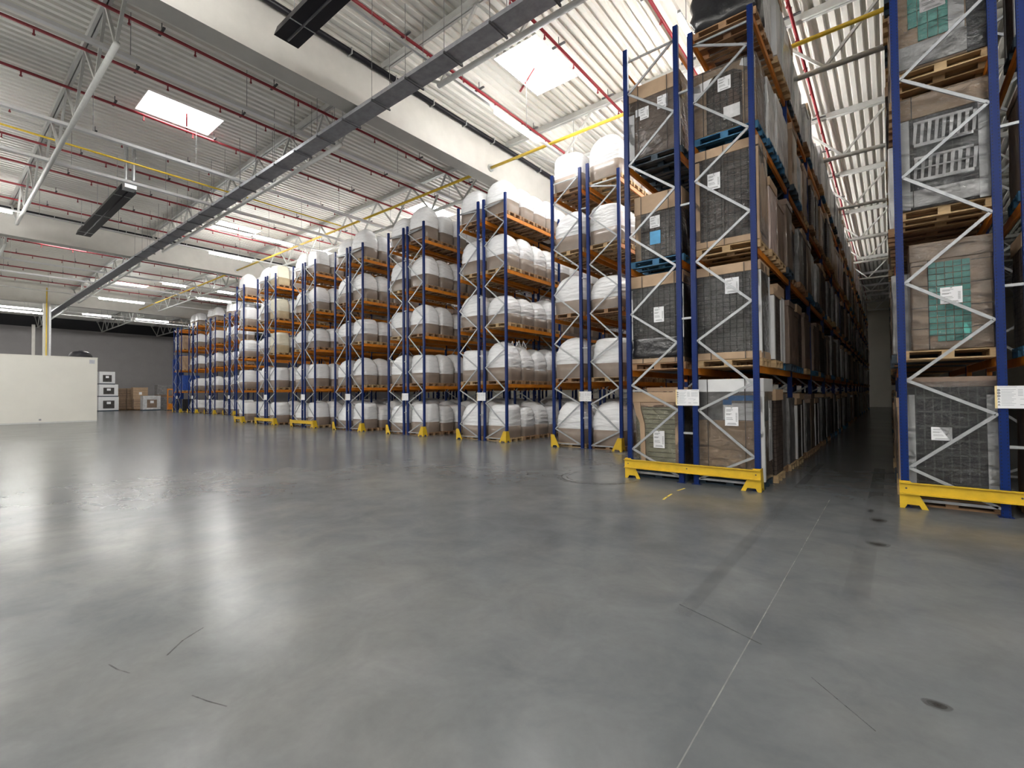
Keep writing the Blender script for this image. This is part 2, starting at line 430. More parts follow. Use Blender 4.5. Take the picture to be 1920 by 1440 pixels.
PX = [(-1.93, 'above the dark aisle'), (-4.7, 'above the tall carton rack'), (-7.45, 'right of the big skylight'), (-10.63, 'right of the nearest concrete beam'), (-15.8, 'first left of the nearest concrete beam'), (-18.27, 'second left of the nearest concrete beam'), (-20.95, 'third left of the nearest concrete beam'), (-23.9, 'fourth left of the nearest concrete beam'), (-26.5, 'fifth left of the nearest concrete beam'), (-29.3, 'sixth left of the nearest concrete beam'), (-32.4, 'seventh left of the nearest concrete beam'), (-35.0, 'just right of the second concrete beam'), (-40.0, 'first beyond the second concrete beam'), (-44.0, 'second beyond the second concrete beam'), (-48.0, 'third beyond the second concrete beam'), (-53.0, 'fourth beyond the second concrete beam'), (-58.0, 'fifth beyond the second concrete beam')]
for x, w in PX: sprinkler(x, -4 if x < -12 else 3.5, 66, w)

# black pipes clipped to the sides of the concrete beams
for gx, w in ((-12.7, 'nearest'), (-37.05, 'second')):
    o = empty('drain_pipe', (gx + .44, 0, 11.93))
    MB().tube((0, -6, 0), (0, 60, 0), .085, 12).obj('pipe', 'black', o, smooth=True)
    c = MB(); y = -5
    while y < 40: c.box(-.14, .1, y, y + .03, -.1, .1); y += 1.6
    c.obj('pipe_clips', 'galv', o)
    tag(o, 'black pipe running along the %s concrete roof beam' % w, 'pipe')

# yellow gas pipes
o = empty('gas_pipe', (0, 14.2, 10.87))
MB().tube((-11.9 - .5, 0, 0), (11, 0, 0), .055, 12).obj('pipe', 'yellowpipe', o, smooth=True)
MB().tube((-12.4, 0, 0), (-12.34, 0, 0), .15, 16).obj('wall_flange', 'galv', o)
tag(o, 'bright yellow gas pipe crossing the racks right of the nearest concrete beam', 'pipe')
o = empty('gas_pipe', (0, 14.2, 10.87)); MB().tube((-13.0, 0, 0), (-36.7, 0, 0), .055, 12).obj('pipe', 'yellowpipe', o, smooth=True)
MB().tube((-36.75, 0, 0), (-36.69, 0, 0), .15, 16).obj('wall_flange', 'galv', o)
tag(o, 'yellow gas pipe between the first and second concrete beams', 'pipe')
o = empty('gas_pipe', (0, 14.2, 10.87)); MB().tube((-37.4, 0, 0), (-61.0, 0, 0), .055, 10).obj('pipe', 'yellowpipe', o, smooth=True)
tag(o, 'yellow gas pipe beyond the second concrete beam', 'pipe')
o = empty('gas_pipe', (-23.17, 0, 11.0)); MB().tube((0, -4, 0), (0, 14.2, 0), .035, 10).obj('pipe', 'yellowpipe', o, smooth=True)
tag(o, 'thin yellow pipe running above the black radiant heater on the left', 'pipe')

# cable tray crossing the whole hall
o = empty('cable_tray', (0, 8.32, 10.3))
MB().box(-70, 12, -.26, .26, 0, .012).obj('tray_bottom', 'tray', o)
MB().box(-70, 12, -.272, -.26, 0, .11).obj('side_rail', 'tray', o); MB().box(-70, 12, .26, .272, 0, .11).obj('side_rail', 'tray', o)
MB().box(-70, 12, -.2, .2, .014, .06).obj('cables', 'darksteel', o)
x = 5.0
while x > -68:
    near = x > -36
    if near:
        MB().box(x, x + .04, -.33, .33, -.05, -.002).obj('support_bracket', 'darksteel', o)
        r = MB().tube((x + .02, -.31, -.05), (x + .02, -.31, 2.0), .008, 5)
        r.tube((x + .02, .31, -.05), (x + .02, .31, 2.0), .008, 5).obj('hanger_rod', 'rod', o)
    x -= 1.5
tag(o, 'long grey cable tray hanging across the hall below the roof trusses', 'cable tray')

# black radiant heaters
def heater(x0, x1, y, z, label):
    o = empty('radiant_heater', (x0, y, z)); L = x1 - x0
    MB().prism([(-.30, 0), (.30, 0), (.22, .26), (-.22, .26)], 'x', 0, L).obj('hood', 'black', o)
    MB().tube((.1, 0, -.004), (L - .1, 0, -.004), .03, 8).obj('burner_tube', 'black', o, smooth=True)
    b = MB()
    for x in (.8, L / 2, L - .8): b.box(x, x + .03, -.31, .31, -.012, .0).tube((x, .2, .26), (x, .2, 1.7), .01, 5).tube((x, -.2, .26), (x, -.2, 1.7), .01, 5)
    b.obj('support_strap', 'galv', o)
    e = MB().box(L, L + .45, -.2, .2, .0, .3).tube((L + .15, -.1, .34), (L + .15, -.1, 1.8), .07, 10).tube((L + .4, .1, .34), (L + .4, .1, 1.8), .07, 10)
    e.obj('burner_box', 'galv', o)
    tag(o, label, 'heater', 'black radiant ceiling heaters')
heater(-11.45, -2.6, 5.53, 10.5, 'long black radiant heater under the ceiling at the top edge of the photo')
heater(-33.85, -25.05, 5.4, 10.5, 'black radiant heater hanging over the hall on the left')

# light trunkings with LED battens
def trunk(x, y0, y1, lit, where, z=10.5, w=.07):
    o = empty('light_trunking', (x, 0, z))
    MB().box(-w / 2, w / 2, y0, y1, .03, .03 + min(w, .1)).obj('rail', 'enamel', o)
    r = MB(); y = y0 + .5
    while y < min(y1, 30): r.tube((0, y, .07), (0, y, 1.8), .008, 5); y += 3.0
    r.obj('suspension_rods', 'rod', o)
    for a, b in lit: MB().box(-.045, .045, a, b, -.10, .01).box(-.02, .02, a + .2, b - .2, .01, .03).obj('led_batten', 'led', o)
    tag(o, 'white ceiling light trunking %s' % where, 'ceiling light', 'ceiling light trunkings')
UNSEEN_FILL = [(-40.0 + 4.2 * k, -37.6 + 4.2 * k) for k in range(10)]  # unseen lit battens added behind the camera to brighten the rack fronts
trunk(-3.65, 10.8, 46, [(10.9 + 2.7 * k, 13.3 + 2.7 * k) for k in range(13)], 'whose lit tip shows beside the tall carton rack')
trunk(-9.3, -42, 40, UNSEEN_FILL + [(.9, 3.3), (10.9, 13.1), (15.2, 17.4)], 'lit above the first two bag racks')  # battens nearest the camera are out of view, added to brighten the roof
trunk(-16.1, -6, 40, [(22, 24.4)], 'grey with one added lit batten left of the nearest concrete beam', 11.0, .14)  # its lit batten is an unseen extra above the rack rows, for light
trunk(-20.58, -42, 40, UNSEEN_FILL + [(17.5, 20), (22.5, 25)], 'below the skylight on the left', w=.15)  # far battens likewise added out of view to light the rows
trunk(-24.17, -42, 40, [], 'in front of the black heater on the left', w=.15)
trunk(-26.8, 8.5, 40, [(11.2, 13.3), (15.0, 17.2)], 'lit in front of the fourth bag rack')
trunk(-31.9, -42, 40, UNSEEN_FILL[:10] + [(.9, 2.6), (10.8, 13.2), (16, 18)], 'lit just right of the second concrete beam')
trunk(-43.3, -42, 40, UNSEEN_FILL[:9] + [(11.5, 13.0), (15.3, 16.5)], 'first beyond the second concrete beam', w=.15)
trunk(-47.6, -6, 40, [(15.2, 17.9)], 'second beyond the second concrete beam', w=.15)
trunk(-54.0, 0, 40, [(9.7, 12.9)], 'third beyond the second concrete beam')
trunk(-65.6, -42, 40, UNSEEN_FILL + [(4.6, 7.4), (10.5, 12.8), (15.0, 18.0)], 'first beyond the third concrete beam')
trunk(-68.3, -6, 40, [(4.8, 7.9)], 'second beyond the third concrete beam')
trunk(-3.0, -42, -.5, UNSEEN_FILL, 'added unseen over the open floor behind the camera', w=.1)  # this and the following trunkings are unseen, added to light the rack fronts
trunk(3.2, -42, .5, UNSEEN_FILL, 'added unseen over the open floor right of the camera')
trunk(-12.0, -42, 1.6, UNSEEN_FILL, 'added unseen far behind the camera by the concrete beam')
trunk(8.5, -42, 8, UNSEEN_FILL, 'added unseen over the open floor far right of the camera')
trunk(-37.9, -42, 1.5, UNSEEN_FILL, 'added unseen over the open floor by the second concrete beam')
trunk(-54.2, -42, .2, UNSEEN_FILL, 'added unseen over the open floor in front of the cream cabin')
trunk(14.5, -42, 8, UNSEEN_FILL, 'added unseen over the open floor at the right wall')

# columns
def column(x, y, w, label, pipes=True):
    o = empty('hall_column', (x, y, 0))
    MB().box(-w / 2, w / 2, -w / 2, w / 2, 0, 10.53).obj('shaft', 'concrete', o, bevel=.02)
    if pipes:
        MB().tube((w / 2 + .06, -.05, 0), (w / 2 + .06, -.05, 12), .045, 8).obj('gas_riser', 'yellowpipe', o, smooth=True)
        MB().box(w / 2 + .002, w / 2 + .1, .1, .26, 0, 10.2).obj('conduit', 'galv', o)
    tag(o, label, 'column')
column(-61.4, 7.32, .5, 'pale column with yellow riser pipe behind the cream cabin')
column(-80.0, 8.4, .3, 'thin dark column near the grey wall left of the pale column', False)

# ------------------------------------------------------------------ floor marks (surface wear, children of the floor)
def strip(pts, w, name, m, z=.0012):
    mb = MB(); P = [Vector((*p, z)) for p in pts]
    for i, p in enumerate(P):
        d = (P[min(i + 1, len(P) - 1)] - P[max(i - 1, 0)]).normalized(); n = Vector((-d.y, d.x, 0)) * w / 2
        mb.v += [tuple(p + n), tuple(p - n)]
    mb.f = [(2 * i, 2 * i + 1, 2 * i + 3, 2 * i + 2) for i in range(len(P) - 1)]
    return mb.obj(name, m, fl)
strip([(-.84, -6), (-.84, 9.5)], .008, 'floor_joint', 'joint')
strip([(-1.45, 4.08), (-1.1, 3.94), (-.76, 3.79)], .010, 'floor_scratch', 'skid')
strip([(-.43, 3.55), (-.27, 3.38), (-.1, 3.2)], .006, 'floor_scratch', 'skid')
strip([(-3.99, 1.10), (-4.14, 1.24), (-4.24, 1.41)], .012, 'floor_scratch', 'skid')
strip([(-4.17, .82), (-4.05, .84), (-3.93, .88)], .010, 'floor_scratch', 'skid')
strip([(-3.34, 1.05), (-3.2, 1.09), (-3.06, 1.14)], .008, 'floor_scratch', 'skid')
strip([(-1.41, 14), (-1.41, 10), (-1.39, 6.5), (-1.37, 3.9)], .14, 'tyre_track', 'skidsoft')
strip([(-.25, 14), (-.24, 9), (-.28, 5.2)], .2, 'tyre_track', 'skidsoft')
for rr, a0, a1, w in ((.78, 150, 372, .05), (.66, 165, 330, .025), (.86, 195, 290, .02)):
    strip([(-4.95 + rr * 1.05 * math.cos(math.radians(a)), 9.15 + rr * math.sin(math.radians(a))) for a in range(a0, a1, 6)], w, 'tyre_mark', 'skid')
strip([(-5.5, 9.6), (-5.2, 9.9), (-4.9, 10.05)], .03, 'tyre_mark', 'skid')
strip([(-6.7, 8.9), (-6.5, 8.62), (-6.3, 8.5)], .03, 'tyre_mark', 'skid')
for a, b in (((-3.05, 7.88), (-3.08, 8.12)), ((-3.08, 8.16), (-3.10, 8.42)), ((-3.12, 8.75), (-3.08, 9.05))): strip([a, b], .035, 'tape_remnant', 'tape')
def blob(x, y, a, b, name):
    mb = MB(); n = 28
    for k, (f, zz) in enumerate(((1.0, .0012), (.66, .0016), (.3, .002))):
        P = [(x + f * a * math.cos(t) * (1 + .08 * math.sin(3 * t)), y + f * b * math.sin(t) * (1 + .07 * math.cos(2 * t + 1)), zz) for t in [2 * PI * i / n for i in range(n)]]
        q = len(mb.v); mb.v += P; mb.f.append(tuple(range(q, q + n)))
    mb.obj(name, 'stain', fl)
blob(-.28, 9.0, .04, .14, 'floor_stain'); blob(-.18, 8.4, .1, .17, 'floor_stain'); blob(-.16, 7.1, .12, .12, 'floor_stain'); blob(.17, 3.68, .07, .05, 'floor_stain')

# ------------------------------------------------------------------ rack components
D = 1.1; GAP = .29; BAY = 3.65
def upright_mesh(h):
    mb = MB()
    mb.box(-.05, .05, -.035, -.03, 0, h).box(-.05, -.045, -.03, .035, 0, h).box(.045, .05, -.03, .035, 0, h)
    mb.box(-.045, -.02, .03, .035, 0, h).box(.02, .045, .03, .035, 0, h).box(-.08, .08, -.06, .06, 0, .01)
    return mb.mesh('upright', 'blue')
UPM = {}
def upright(h):
    if h not in UPM: UPM[h] = upright_mesh(h)
    return UPM[h]
BRM = {}
def bracing(h, flip):
    """zigzag between outer post (x=0) and inner post (x=1.1); flip mirrors it"""
    if (h, flip) in BRM: return BRM[h, flip]
    out = [.61, 1.97, 3.5, 5.18, 6.75, 8.32]; inn = [.12, 1.46, 2.83, 4.4, 6.0, 7.58, 9.05]
    top = h - .28
    mb = MB(); xo, xi = (.06, D - .06) if not flip else (D - .06, .06)
    seq = [(xi, inn[0])]
    for a, b in zip(out, inn[1:]): seq += [(xo, a), (xi, b)]
    seq = [p for p in seq if p[1] < top + .2]
    for p, q in zip(seq, seq[1:]): mb.bar((p[0], 0, p[1]), (q[0], 0, q[1]), .045, .028)
    if abs(seq[-1][1] - top) > .05: mb.bar((seq[-1][0], 0, seq[-1][1]), ((xo if seq[-1][0] == xi else xi), 0, top), .045, .028)
    mb.bar((xo, 0, .12), (xi, 0, .12), .04, .028); mb.bar((xo, 0, top), (xi, 0, top), .04, .028)
    for x, z in seq: mb.tube((x, -.028, z), (x, .028, z), .02, 8)
    BRM[h, flip] = mb.mesh('bracing', 'brace'); return BRM[h, flip]
bmb = MB().box(-.025, .025, .04, BAY - .04, -.13, 0)
for y in (.037, BAY - .043): bmb.box(-.04, .04, y, y + .006, -.2, .03)
BEAM = bmb.mesh('beam', 'orange')
SPACER = MB().box(0, GAP - .1, -.02, .02, -.02, .02).mesh('row_spacer', 'brace')

# end protectors
def bracket_mesh(flip):
    s = -1 if flip else 1
    mb = MB(); P = [(0, 0), (.06, 0), (.09, .06), (.23, .06), (.26, 0), (.34, 0), (.13, .42), (0, .42)]
    mb.prism([(s * u, v) for u, v in P], 'y', -.012, 0)
    mb.prism([(0, 0), (.07, 0), (.09, .06), (.17, .06), (.19, 0), (.26, 0), (.16, .42), (0, .42)], 'x', *(sorted((0, s * .012))))
    return mb.mesh('end_bracket', 'guard')
BRK = [bracket_mesh(False), bracket_mesh(True)]
def guard(xa, xb, y, where):
    o = empty('rack_guard', (xa, y, 0))
    link('end_bracket', BRK[0], o); link('end_bracket', BRK[1], o, (xb - xa, 0, 0))
    MB().box(0, xb - xa, -.03, -.013, .22, .40).box(0, xb - xa, -.07, -.03, .385, .40).box(0, xb - xa, -.07, -.03, .22, .235).obj('guard_rail', 'guard', o)
    b = MB()
    for x in (.08, (xb - xa) / 2, xb - xa - .08): b.tube((x, -.031, .31), (x, -.02, .31), .014, 8)
    b.obj('bolt', 'darksteel', o)
    tag(o, 'yellow guard rail at the foot of %s' % where, 'rack guard', 'yellow guard rails')
def protector(x, y, flip, where):
    o = link('post_protector', BRK[1 if flip else 0], None, (x, y, 0)); 
    tag(o, 'yellow corner protector at the %s' % where, 'post protector', 'yellow corner protectors')

def rack(where, x0, y0, hs, levels, nl, nr, guard_kind, sign=True, halves='LR', mirror_order=True):
    """hs: heights of the four posts; nl/nr bays of the left/right half"""
    o = empty('pallet_rack', (x0, y0, 0)); nb = 0
    rest = MB()
    for half, off, n, ha, hb, fl_ in (('L', 0, nl, hs[0], hs[1], False), ('R', D + GAP, nr, hs[2], hs[3], True)):
        if half not in halves: continue
        for k in range(n + 1):
            for dx, h in ((0, ha), (D, hb)): link('upright', upright(h), o, (off + dx, k * BAY, 0))
            link('bracing', bracing(min(ha, hb), fl_), o, (off, k * BAY, 0))
        outer = D if half == 'R' else 0
        for k in range(n):
            for dx in (outer, D - outer):
                for z in levels:
                    nb += 1
                    if nb > 100: rest.box(off + dx - .025, off + dx + .025, k * BAY + .04, (k + 1) * BAY - .04, z - .13, z)
                    else: link('beam', BEAM, o, (off + dx, k * BAY, z))
    if rest.v: rest.obj('beam', 'orange', o)['kind'] = 'stuff'
    if halves == 'LR':
        for z in (1.0, 3.3, 5.6, 7.9):
            for k in range(min(nl, nr) + 1): link('row_spacer', SPACER, o, (D + .05, k * BAY, z))
    tag(o, 'blue and orange pallet rack, %s' % where, 'pallet rack', 'blue pallet racks')
    xa = x0 if 'L' in halves else x0 + D + GAP; xb = x0 + 2 * D + GAP
    if guard_kind == 'rail': guard(xa - .07, xb + .07, y0 - .12, where)
    elif guard_kind == 'pair':
        protector(xa - .06, y0 - .12, False, 'left foot of ' + where); protector(xb + .06, y0 - .12, True, 'right foot of ' + where)
    if sign: load_sign(x0 + D + GAP / 2, y0 - .05, 1.71, where)
    return o

def load_sign(x, y, z, where):
    w, h = (.46, .32)
    o = MB().box(-w / 2, w / 2, -.004, 0, -h / 2, h / 2).obj('load_sign', 'paper', None, (x, y, z))
    MB().box(-w / 2, -w / 2 + .025, -.006, -.004, -h / 2, h / 2).obj('yellow_edge', 'yellowstrip', o)
    a = MB(); zz = h / 2 - .06
    for i in range(6): a.prism([(-w / 2 + .04 + .018 * math.cos(t), zz + .018 * math.sin(t)) for t in [2 * PI * j / (3 if i > 2 else 10) + PI / 2 for j in range(3 if i > 2 else 10)]], 'y', -.006, -.004); zz -= .042
    a.obj('warning_symbols', 'print', o)
    b = MB()
    b.box(-w / 2 + .03, -.01, -.006, -.004, h / 2 - .02, h / 2 - .012).box(.08, w / 2 - .02, -.006, -.004, h / 2 - .022, h / 2 - .01)
    for i in range(11):
        z0 = h / 2 - .05 - i * .022; b.box(-w / 2 + .065, -.02 - (i % 3) * .02, -.006, -.004, z0 - .006, z0)
    for i in range(5): b.box(.0, .05, -.006, -.004, h / 2 - .06 - i * .02, h / 2 - .053 - i * .02).box(.08, w / 2 - .02, -.006, -.004, h / 2 - .06 - i * .02, h / 2 - .053 - i * .02)
    b.box(.02, .14, -.006, -.004, -.03, -.024).bar((.12, -.005, -.055), (.16, -.005, -.03), .008, .002, (0, 1, 0)).box(.02, .07, -.006, -.004, -.11, -.1).box(.12, .2, -.006, -.004, -.11, -.1)
    b.obj('printed_text', 'printlight', o)
    tag(o, 'white load notice plate on %s' % where, 'sign', 'load notice plates')

# pallets
def pallet_mesh(m, name):
    mb = MB(); L, Wd = 1.2, .8
    for y in (-.4, -.2125, -.05, .1125, .275 - .0): mb.box(-L / 2, L / 2, y, y + (.125 if y not in (-.2125, .1125) else .1), .122, .144)
    for x in (-.6, -.0725, .455): mb.box(x, x + .145, -Wd / 2, Wd / 2, .1, .122)
    for x in (-.6, -.0725, .455):
        for y in (-.4, -.05, .3): mb.box(x, x + .145, y, y + .1, .022, .1)
    for y in (-.4, -.05, .3): mb.box(-L / 2, L / 2, y, y + .1, 0, .022)
    return mb.mesh(name, m)
PAL = {k: pallet_mesh(k, 'pallet') for k in ('wood', 'wood2', 'bluewood', 'blackpal')}
PALW = {'wood': 'pale wooden', 'wood2': 'brown wooden', 'bluewood': 'blue', 'blackpal': 'dark'}
PQ = []; GQ = []
def near(x, y, z): return math.hypot(x, y) + (8 if y > 14.6 and x < -4 else 0) + (60 if (x > 0 and y > 15.5) or (x < -3.5 and x > -4.2 and y > 12.5) else 0)
def pallet(kind, x, y, z, what, group): PQ.append((near(x, y, z), kind, x, y, z, what, group))
def merged(name, items, cat, label):
    """one object for the uncountable rest: items = (mesh, location, scale)"""
    V, F, MI, mats = [], [], [], []
    for me, loc, sc in items:
        n = len(V); V += [(v.co.x + loc[0], v.co.y + loc[1], v.co.z * sc + loc[2]) for v in me.vertices]
        m = me.materials[0]
        if m not in mats: mats.append(m)
        for p in me.polygons: F.append([n + i for i in p.vertices]); MI.append(mats.index(m))
    me = bpy.data.meshes.new(name); me.from_pydata(V, [], F)
    for m in mats: me.materials.append(m)
    me.polygons.foreach_set('material_index', MI)
    o = tag(link(name, me), label, cat); o['kind'] = 'stuff'; return o

# ------------------------------------------------------------------ bulk bags
def bag_proto(seed, w, d, h, kind, N=40):
    rnd = random.Random(seed)
    prof = {'dome': [(0, .97), (.12, .99), (.3, 1.0), (.36, 1.01), (.45, 1.04), (.55, 1.04), (.66, 1.0), (.75, .94), (.83, .85), (.9, .72), (.955, .55), (.985, .36), (1.0, .14)],
            'flat': [(0, .97), (.12, .99), (.34, 1.0), (.42, 1.03), (.55, 1.05), (.7, 1.04), (.82, 1.0), (.9, .93), (.955, .82), (.985, .62), (1.0, .25)],
            'box': [(0, .97), (.12, .99), (.34, 1.0), (.5, 1.01), (.7, 1.01), (.85, .99), (.93, .95), (.97, .86), (.99, .66), (1.0, .3)],
            'peak': [(0, .97), (.12, .99), (.3, 1.0), (.4, 1.03), (.5, 1.02), (.6, .97), (.7, .89), (.78, .8), (.86, .69), (.93, .56), (.97, .42), (1.0, .15)]}[kind]
    ph = [rnd.uniform(0, 6.28) for _ in range(8)]
    def ring(u, r, ex=0.0):
        z = u * h; n = 6 - 3.2 * max(0, (u - .35) / .65); out = []
        for i in range(N):
            t = 2 * PI * i / N + PI / N; c, s = math.cos(t), math.sin(t)
            k = (abs(c) ** n + abs(s) ** n) ** (-1 / n)
            wr = 0
            if u > .33: wr = .012 * math.sin(34 * u + 2.2 * math.sin(t + ph[0]) + ph[1]) + .010 * math.sin(57 * u + 3 * math.sin(2 * t + ph[2])) + .016 * math.sin(3 * t + ph[3] + 4 * u) * min(1, u)
            rr = r * k * (1 + wr) + ex
            lean = (ph[4] - 3.14) * .014 * max(0, u - .35) ** 2 * 4
            out.append((rr * c * w / 2 + lean, rr * s * d / 2 + (ph[5] - 3.14) * .008 * max(0, u - .35), z + (.02 * math.sin(2 * t + ph[6]) * max(0, u - .6) * h)))
        return out
    us = [(u, r) for u, r in prof]; fine = []
    for (u0, r0), (u1, r1) in zip(us, us[1:]):
        k = 1 if N < 20 else 4 if u0 >= .3 and u1 < .92 else 2
        fine += [(u0 + (u1 - u0) * j / k, r0 + (r1 - r0) * j / k) for j in range(k)]
    fine.append(us[-1])
    body = MB().rings([ring(u, r) for u, r in fine])
    sh = .335 + rnd.uniform(-.03, .03)
    sl = MB().rings([ring(0, .985, .008), ring(sh * .5, 1.005, .008), ring(sh, 1.012, .008), ring(sh, 1.012, -.03), ring(sh - .06, .985, -.03)], False, False)
    loops = None
    if kind == 'peak':
        loops = MB()
        for a in (-.28, .28):
            for q in (-.2, .2): loops.bar((a, q, h * .93), (a * .6, q * .7, h * 1.14), .035, .006).bar((a * .6, q * .7, h * 1.14), (a * .25, q, h * .97), .035, .006)
    return body, sl, loops
BAGS = {}
for nm, a in {'dome': (1, 1.16, .86, 1.34, 'dome'), 'dome2': (2, 1.14, .86, 1.4, 'dome'), 'flat': (3, 1.16, .86, 1.16, 'flat'), 'box': (4, 1.14, .85, 1.27, 'box'),
              'peak': (5, 1.15, .85, 1.42, 'peak'), 'tall': (6, 1.16, .88, 1.52, 'dome'), 'low': (7, 1.14, .86, 1.12, 'dome')}.items():
    b, s, l = bag_proto(*a)
    BAGS[nm] = (b.mesh('bulk_bag', 'bag', smooth=True), s.mesh('cardboard_sleeve', 'sleeve', smooth=True), l.mesh('lifting_loop', 'bag') if l else None)
    if nm == 'box': BAGS['creambox'] = (b.mesh('bulk_bag', 'cream', smooth=True), s.mesh('cardboard_sleeve', 'tansleeve', smooth=True), None)
    if nm == 'dome': BAGS['cream'] = (b.mesh('bulk_bag', 'cream', smooth=True), s.mesh('cardboard_sleeve', 'sleeve', smooth=True), None)
_b, _s, _l = bag_proto(9, 1.16, .86, 1.36, 'dome', 16); BAGS['far'] = (_b.mesh('bulk_bag', 'bag', smooth=True), _s.mesh('cardboard_sleeve', 'sleeve', smooth=True), None)
TAGM = MB().box(-.05, .05, -.003, 0, -.04, .04).mesh('sleeve_mark', 'paper')
def bag(kind, x, y, z, label, group, rz=0.0, lab=False):
    b, s, l = BAGS[kind]
    o = link('bulk_bag', b, None, (x, y, z), rz); link('cardboard_sleeve', s, o)
    if l: link('lifting_loop', l, o)
    tag(o, label, 'bulk bag', group)
    return o

# ------------------------------------------------------------------ generic wrapped carton loads (aisle side)
def rough_box(w, d, h, seed, amp=.012, bev=.02):
    bm = bmesh.new(); bmesh.ops.create_cube(bm, size=1)
    for v in bm.verts: v.co = Vector((v.co.x * w, v.co.y * d, (v.co.z + .5) * h))
    bmesh.ops.bevel(bm, geom=list(bm.edges), offset=bev, segments=2, profile=.5, affect='EDGES')
    bmesh.ops.subdivide_edges(bm, edges=[e for e in bm.edges if e.calc_length() > .3], cuts=5, use_grid_fill=True)
    r = random.Random(seed)
    for v in bm.verts:
        if v.co.z > .02 and v.co.z < h - .02: v.co += Vector((r.uniform(-amp, amp), r.uniform(-amp, amp), 0))
    mb = MB(); bm.verts.index_update(); mb.v = [tuple(v.co) for v in bm.verts]; mb.f = [tuple(v.index for v in f.verts) for f in bm.faces]; bm.free(); return mb
def label_obj(parent, x, y, z, w=.17, h=.2, face='front'):
    """shipping label with text lines and a bar code; face 'front' looks to -Y, 'side' looks to +X"""
    def P(mb, a0, a1, z0, z1, t0, t1):
        if face == 'front': mb.box(a0, a1, -t1, -t0, z0, z1)
        else: mb.box(t0, t1, a0, a1, z0, z1)
    m = MB(); P(m, -w / 2, w / 2, -h / 2, h / 2, 0, .003); o = m.obj('shipping_label', 'paper', parent, (x, y, z))
    p = MB(); P(p, -.012, .012, h * .42, h * .47, .003, .0045)
    for k, (zz, a, b) in enumerate(((.33, -.4, .1), (.27, -.4, -.05), (.12, -.42, .0), (.08, -.42, -.1), (-.1, -.4, .05), (-.18, -.4, .1), (-.38, -.3, .3), (-.43, -.35, .35))):
        P(p, a * w, b * w, zz * h, zz * h + h * .028, .003, .0045)
    for k in range(12):
        z0 = -.28 * h + k * h * .04; P(p, .3 * w, .42 * w, z0, z0 + h * (.012 + .012 * (k % 2)), .003, .0045)
    p.obj('printed_text', 'print', o); return o

GEN = {}
def gen_proto(key, body, w, d, h, cap=None, capm='card', corners=None, label=True, seed=0, base=None):
    o = rough_box(w, d, h, seed).mesh('wrapped_load', body)
    parts = []
    if cap: parts.append(('cardboard_cap', MB().box(-w / 2 - .015, w / 2 + .015, -d / 2 - .015, d / 2 + .015, h - cap, h + .012).mesh('cardboard_cap', capm, bevel=.008)))
    if corners:
        for sx in (-1, 1):
            for sy in (-1, 1):
                x, y = sx * (w / 2 + .004), sy * (d / 2 + .004); t = .012; L = .09
                mb = MB().box(*sorted((x, x + sx * t)), *sorted((y + sy * t, y - sy * L)), .02, h - (cap or 0) - .02).box(*sorted((x, x - sx * L)), *sorted((y, y + sy * t)), .02, h - (cap or 0) - .02)
                parts.append(('corner_board', mb.mesh('corner_board', corners)))
    if base: parts.append(('cardboard_base', MB().box(-w / 2 - .012, w / 2 + .012, -d / 2 - .012, d / 2 + .012, 0, base).mesh('cardboard_base', 'card')))
    lab = None
    GEN[key] = (o, parts, (w, d, h, label))
gen_proto('stack', 'stack', 1.14, .78, 1.62, .2, 'card', None, seed=1)
gen_proto('stackw', 'stack', 1.14, .78, 1.66, .16, 'card', 'whitecard', seed=2)
gen_proto('grey', 'greywrap', 1.16, .78, 1.55, None, seed=3)
gen_proto('carton', 'cardwrap', 1.14, .78, 1.5, .15, 'card', None, seed=4)
gen_proto('white', 'whitecard', 1.16, .78, 1.6, .2, 'card', 'whitecard', seed=5)
gen_proto('clear', 'clearwrap', 1.16, .79, 1.45, None, seed=6)
gen_proto('pink', 'pinkwrap', 1.14, .78, 1.55, .18, 'card', None, seed=7)
gen_proto('black', 'blackwrap', 1.16, .8, 1.35, None, seed=8)
gen_proto('dark', 'carddark', 1.14, .78, 1.5, .12, 'carddark', None, seed=9)
gen_proto('low', 'clearwrap', 1.14, .78, 1.1, .1, 'whitecard', None, seed=10)
gen_proto('blue', 'bluewrap', 1.14, .8, 1.7, None, seed=11)
GDESC = {'stack': 'dark ribbed lidded stack', 'stackw': 'dark stack with white corners', 'grey': 'grey film wrapped load', 'carton': 'brown carton load', 'white': 'white carton load',
         'clear': 'pale film wrapped load', 'pink': 'pinkish wrapped cartons', 'black': 'black wrapped load', 'dark': 'dark brown carton load', 'low': 'low pale load', 'blue': 'blue wrapped load'}
def gen(key, x, y, z, label, group, sc=1.0): GQ.append((near(x, y, z), key, x, y, z, label, group, sc))
def gen_now(key, x, y, z, label, group, sc=1.0):
    rz = 0.0
    me, parts, (w, d, h, lab) = GEN[key]
    o = link('wrapped_load', me, None, (x, y, z), rz); o.scale = (1, 1, sc)
    for nm, m in parts: link(nm, m, o)
    tag(o, label, 'wrapped pallet load', group); return o

